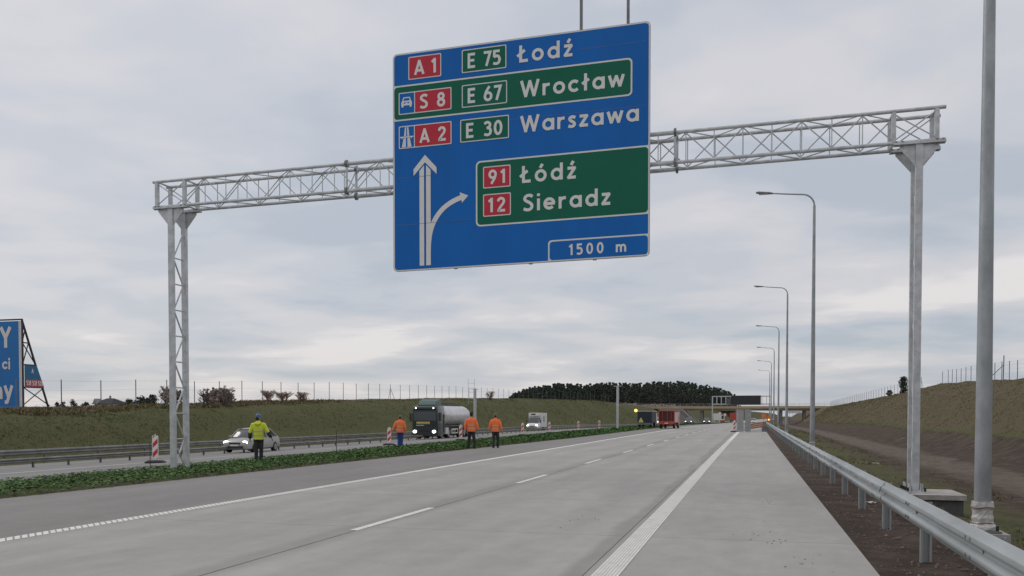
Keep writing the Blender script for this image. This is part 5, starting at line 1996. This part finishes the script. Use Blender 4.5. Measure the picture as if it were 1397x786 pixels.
# ------------------------------------------------------------------ house behind the bank
q = _C + ray(151, 553) * 330
zr = at_y(151, 543.5, q.y).z
gh0 = G(q.x, q.y)
hs = thing('house', 'small distant house with a grey hipped roof beyond the left bank', 'house', (q.x, q.y, gh0))
e = (at_y(151, 551, q.y).z - gh0)
HW_ = 4.6
MB().box((0, 0, e / 2), (HW_ * 1.7, 8, e)).build('wall', M('house_render', (0.5, 0.49, 0.46), 0.8), hs)
rf = MB()
rr = zr - gh0
rf.v += [(-HW_, -5, e), (HW_, -5, e), (HW_, 5, e), (-HW_, 5, e), (-1.6, 0, rr), (1.6, 0, rr)]
rf.f += [(0, 1, 5, 4), (1, 2, 5), (2, 3, 4, 5), (3, 0, 4), (3, 2, 1, 0)]
rf.m += [0] * 5
roof = rf.build('roof', M('roof_tiles_grey', (0.06, 0.062, 0.066), 0.9, var=0.15, spec=.1), hs)
MB().box((-.4, .3, rr + .3), (.5, .5, 1.4)).build('chimney', BGREY, roof)
dm = MB()
dm.prism([(-3.9, e - .2), (-1.7, e - .2), (-2.8, e + 1.9)], 'y', -5.2, -2)
dm.build('dormer', BGREY, hs)
for x in (-1.2, 1.8):
    MB().box((x, -4.02, e * .6), (1.1, .08, 1.3)).build('window', GLASS, hs)

# ------------------------------------------------------------------ trees and shrubs
BARK = M('bark', (0.07, 0.055, 0.045), 0.9, var=0.3, vscale=4)
TWIG = M('bare_twigs', (0.2, 0.165, 0.15), 0.9)
PINE = [M('pine_dark', (0.024, 0.038, 0.027), 0.85), M('pine_mid', (0.038, 0.056, 0.038), 0.85), M('pine_light', (0.058, 0.074, 0.046), 0.85), M('pine_brown', (0.05, 0.04, 0.032), 0.85)]
RUST = [M('rust_leaf', (0.33, 0.235, 0.175), 0.85), M('tan_leaf', (0.27, 0.215, 0.175), 0.85)]
EVER = [M('evergreen_dark', (0.022, 0.034, 0.022), 0.85), M('evergreen_mid', (0.04, 0.055, 0.03), 0.85)]


def clump(mb, c, r, n, size, rnd, mats):
    for _ in range(n):
        u = Vector((rnd.gauss(0, 1), rnd.gauss(0, 1), rnd.gauss(0, 1)))
        u = u.normalized() * r * rnd.random() ** .4
        p_ = Vector(c) + Vector((u.x, u.y, u.z * .75))
        a = Vector((rnd.gauss(0, 1), rnd.gauss(0, 1), rnd.gauss(0, 1))).normalized()
        b = a.orthogonal().normalized() * size * rnd.uniform(.5, 1.2)
        a = a * size * rnd.uniform(.5, 1.2)
        mb.face([p_ - a - b * .4, p_ + b - a * .3, p_ + a + b * .3, p_ - b * .6 + a * .3], rnd.choice(mats))


# the pine wood on the hill
WOODTOP = [(690, 545), (697, 540), (708, 535), (722, 530), (745, 527), (765, 524), (800, 526), (830, 523), (868, 525), (900, 521.5), (925, 521), (945, 524), (965, 527), (985, 532), (1000, 538), (1008, 543)]
rnd = random.Random(5)
wood_c, wood_t = MB(), MB()
for row in range(5):
    px = 692 + row * 2
    while px < 1006:
        D = 430 + (px - 690) * 1.15 + row * 22 + rnd.uniform(-9, 9)
        top = lerp_table(WOODTOP, px) + row * 0.0 + rnd.uniform(-1.8, 2.6) + (0 if row > 1 else rnd.uniform(0, 6))
        q = _C + ray(px, top) * D
        g0 = G(q.x, min(q.y, 1100))
        h = q.z - g0
        if h < 5:
            g0 = q.z - 7
            h = 7
        cr = h * rnd.uniform(.13, .2)
        lean = rnd.uniform(-.4, .4)
        wood_t.chain([(q.x, q.y, g0 - 1), (q.x + lean * .5, q.y, g0 + h * .5), (q.x + lean, q.y, g0 + h * .95)], [.22, .17, .05], n=5)
        nb_ = 10
        for k in range(nb_):
            f_ = k / (nb_ - 1)
            zz = g0 + h * (.06 + .92 * f_)
            rad = cr * (1.15 - .75 * f_ ** 1.5) * rnd.uniform(.75, 1.2)
            cx2 = q.x + lean * f_ + rnd.uniform(-1, 1) * rad * .75
            cy2 = q.y + rnd.uniform(-1, 1) * rad * .75
            clump(wood_c, (cx2, cy2, zz), rad * .85, 36, .6, rnd, (0, 0, 1, 1, 2) if f_ > .5 else (0, 0, 1, 3))
        px += rnd.uniform(3.2, 6.2)
wt = tag(wood_c.build('pine_wood', PINE), 'dark pine wood on the hill behind the bridge', 'wood')
stuff(wt)
tr_ = wood_t.build('trunks', BARK, wt)
stuff(tr_)
# brown undergrowth in front of the wood
ug = MB()
for i in range(150):
    px = rnd.uniform(690, 930)
    D = 330 + (px - 690) * .5 + rnd.uniform(-10, 20)
    q = _C + ray(px, 556) * D
    g0 = G(q.x, q.y)
    clump(ug, (q.x, q.y, g0 + .6), rnd.uniform(.8, 2.0), 16, .5, rnd, (0, 1, 1))
stuff(tag(ug.build('undergrowth', [TWIG, RUST[1]]), 'brown undergrowth along the foot of the pine wood', 'undergrowth'))


def leafy(name, label, px, top, D, wid_px, mats, density=1.0, kind='round', group=None, cat='tree'):
    rnd = random.Random(int(px * 13 + top))
    q = _C + ray(px, top) * D
    g0 = G(q.x, q.y) - .1
    h = max(1.2, q.z - g0)
    w = wid_px * D / F_PX * .5
    t = thing(name, label, cat, (q.x, q.y, g0), 0, group)
    tk_ = MB()
    tk_.chain([(0, 0, 0), (w * .05, 0, h * .4), (0, 0, h * .9)], [max(.06, w * .06), max(.05, w * .045), .02], n=6)
    lim = []
    for k in range(9):
        a = rnd.uniform(0, 6.28)
        z0 = h * rnd.uniform(.15, .6)
        e_ = Vector((math.cos(a) * w * .7, math.sin(a) * w * .7, min(h * .92, z0 + h * rnd.uniform(.15, .4))))
        tk_.chain([(0, 0, z0), e_ * .6 + Vector((0, 0, z0 * .35)), e_], [.05, .03, .012], n=5)
        lim.append(e_)
    tk_.build('trunk', BARK, t)
    c_ = MB()
    n = int(16 * density)
    for k in range(n):
        f_ = rnd.random()
        zz = h * ((.04 if kind == 'cone' else .16) + .84 * f_)
        prof = math.sin(math.pi * min(1, (.2 + .8 * f_))) ** .6 if kind == 'round' else (1 - f_) ** .8 + .08
        a = rnd.uniform(0, 6.28)
        rr_ = w * prof * rnd.uniform(.1, .85)
        clump(c_, (math.cos(a) * rr_, math.sin(a) * rr_, zz), w * .30 + .1, 34, max(.12, w * .085), rnd, tuple(range(len(mats))))
    c_.build('crown', mats, t)
    return t


def bare_tree(label, px, top, D, wid_px, group=None, name='bare_tree', mat=TWIG):
    rnd = random.Random(int(px * 7 + top))
    q = _C + ray(px, top) * D
    g0 = G(q.x, q.y) - .1
    h = max(1.2, q.z - g0)
    w = wid_px * D / F_PX * .5
    t = thing(name, label, 'tree', (q.x, q.y, g0), 0, group)
    tk_, c_ = MB(), MB()
    for s_i in range(4):
        a = rnd.uniform(0, 6.28)
        top_ = Vector((math.cos(a) * w * .3, math.sin(a) * w * .3, h * rnd.uniform(.75, .95)))
        base = Vector((math.cos(a) * .15, math.sin(a) * .15, 0))
        tk_.chain([base, base.lerp(top_, .5) + Vector((rnd.uniform(-.1, .1), 0, 0)), top_], [.07, .05, .02], n=5)
        for k in range(12):
            f_ = rnd.uniform(.2, .95)
            p0 = base.lerp(top_, f_)
            b = rnd.uniform(0, 6.28)
            L_ = w * rnd.uniform(.5, .95) * (1.1 - .45 * f_)
            p1 = p0 + Vector((math.cos(b) * L_, math.sin(b) * L_, L_ * rnd.uniform(.3, 1.1)))
            if p1.z > h:
                p1.z = h * rnd.uniform(.9, 1)
            c_.chain([p0, p0.lerp(p1, .5) + Vector((0, 0, -.08 * L_)), p1], [.032, .024, .012], n=4, caps=False)
            for m_ in range(9):
                g_ = rnd.uniform(.3, 1)
                s0 = p0.lerp(p1, g_)
                s1 = s0 + Vector((rnd.gauss(0, 1), rnd.gauss(0, 1), rnd.gauss(.5, .7))).normalized() * L_ * rnd.uniform(.2, .5)
                c_.chain([s0, s1], [.018, .010], n=3, caps=False)
    tk_.build('trunk', BARK, t)
    c_.build('crown', mat, t)
    return t


SG = 'trees and shrubs beyond the left bank'
bare_tree('leafless round shrub just right of the left gantry leg', 280, 529, 75, 20, SG)
bare_tree('larger leafless tree right of the left gantry leg, before the next fence post', 309, 526, 78, 24, SG)
bare_tree('leafless tree half hidden behind the left gantry leg', 228, 526, 80, 26, SG)
bare_tree('rust brown shrub on the bank left of the fence post cluster', 366, 533, 92, 26, SG, 'rust_shrub', RUST[0])
bare_tree('taller rust brown shrub above the silver car', 388, 536, 94, 26, SG, 'rust_shrub', RUST[0])
bare_tree('small rust brown shrub right of the taller rust shrubs', 412, 541, 96, 22, SG, 'rust_shrub', RUST[0])
bare_tree('rust brown shrub on the skyline right of the lattice mast', 669, 534, 170, 16, SG, 'rust_shrub', RUST[0])
leafy('dark_tree', 'dark rounded tree clump right of the house roof', 192, 543, 140, 34, EVER, 1.8, group=SG)
leafy('dark_tree', 'dark low tree between the house and the gantry leg', 208, 541, 150, 26, EVER, 1.6, group=SG)
leafy('dark_tree', 'dark low tree left of the house roof', 176, 546, 150, 20, EVER, 1.4, group=SG)
for i, (px, top, w) in enumerate(((78, 546, 8), (86, 549, 14), (100, 546, 14), (118, 550, 16))):
    leafy('dark_tree', ['narrow dark conifer just right of the billboard', 'low dark bush right of the narrow conifer', 'dark tree between the billboard and the house', 'low dark hedge tree beside the house'][i], px, top, 190, w, EVER, 1.2, kind='cone' if i == 0 else 'round', group=SG)
leafy('rust_shrub', 'reddish shrub at the foot of the left gantry leg skyline', 238, 545, 78, 40, [RUST[1], TWIG], 1.4, group=SG, cat='shrub')
leafy('rust_shrub', 'wide reddish brush below the leafless trees', 300, 542, 82, 60, [RUST[1], TWIG], 1.6, group=SG, cat='shrub')
leafy('dark_conifer', 'small dark conifer on the right bank beside the gantry leg', 1233, 513, 150, 24, EVER, 2.2, kind='cone', group='trees on the right bank')
leafy('dark_conifer', 'tiny dark bush in the fence on the right bank', 1214, 533, 175, 9, EVER, 1.0, group='trees on the right bank', cat='shrub')
# leaning post at the end of the right fence
q = at_x(1369, 485, 25.5)
g0 = G(q.x, q.y)
t = thing('fence_end_post', 'tall grey end post with a leaning stay on the right bank', 'post', (q.x, q.y, g0))
MB().tube((0, 0, -.2), (.05, 0, q.z - g0), .05, n=6).build('upright', POSTM, t)
MB().tube((-1.6, 0, -.1), (0, 0, (q.z - g0) * .6), .04, n=5).build('stay', POSTM, t)
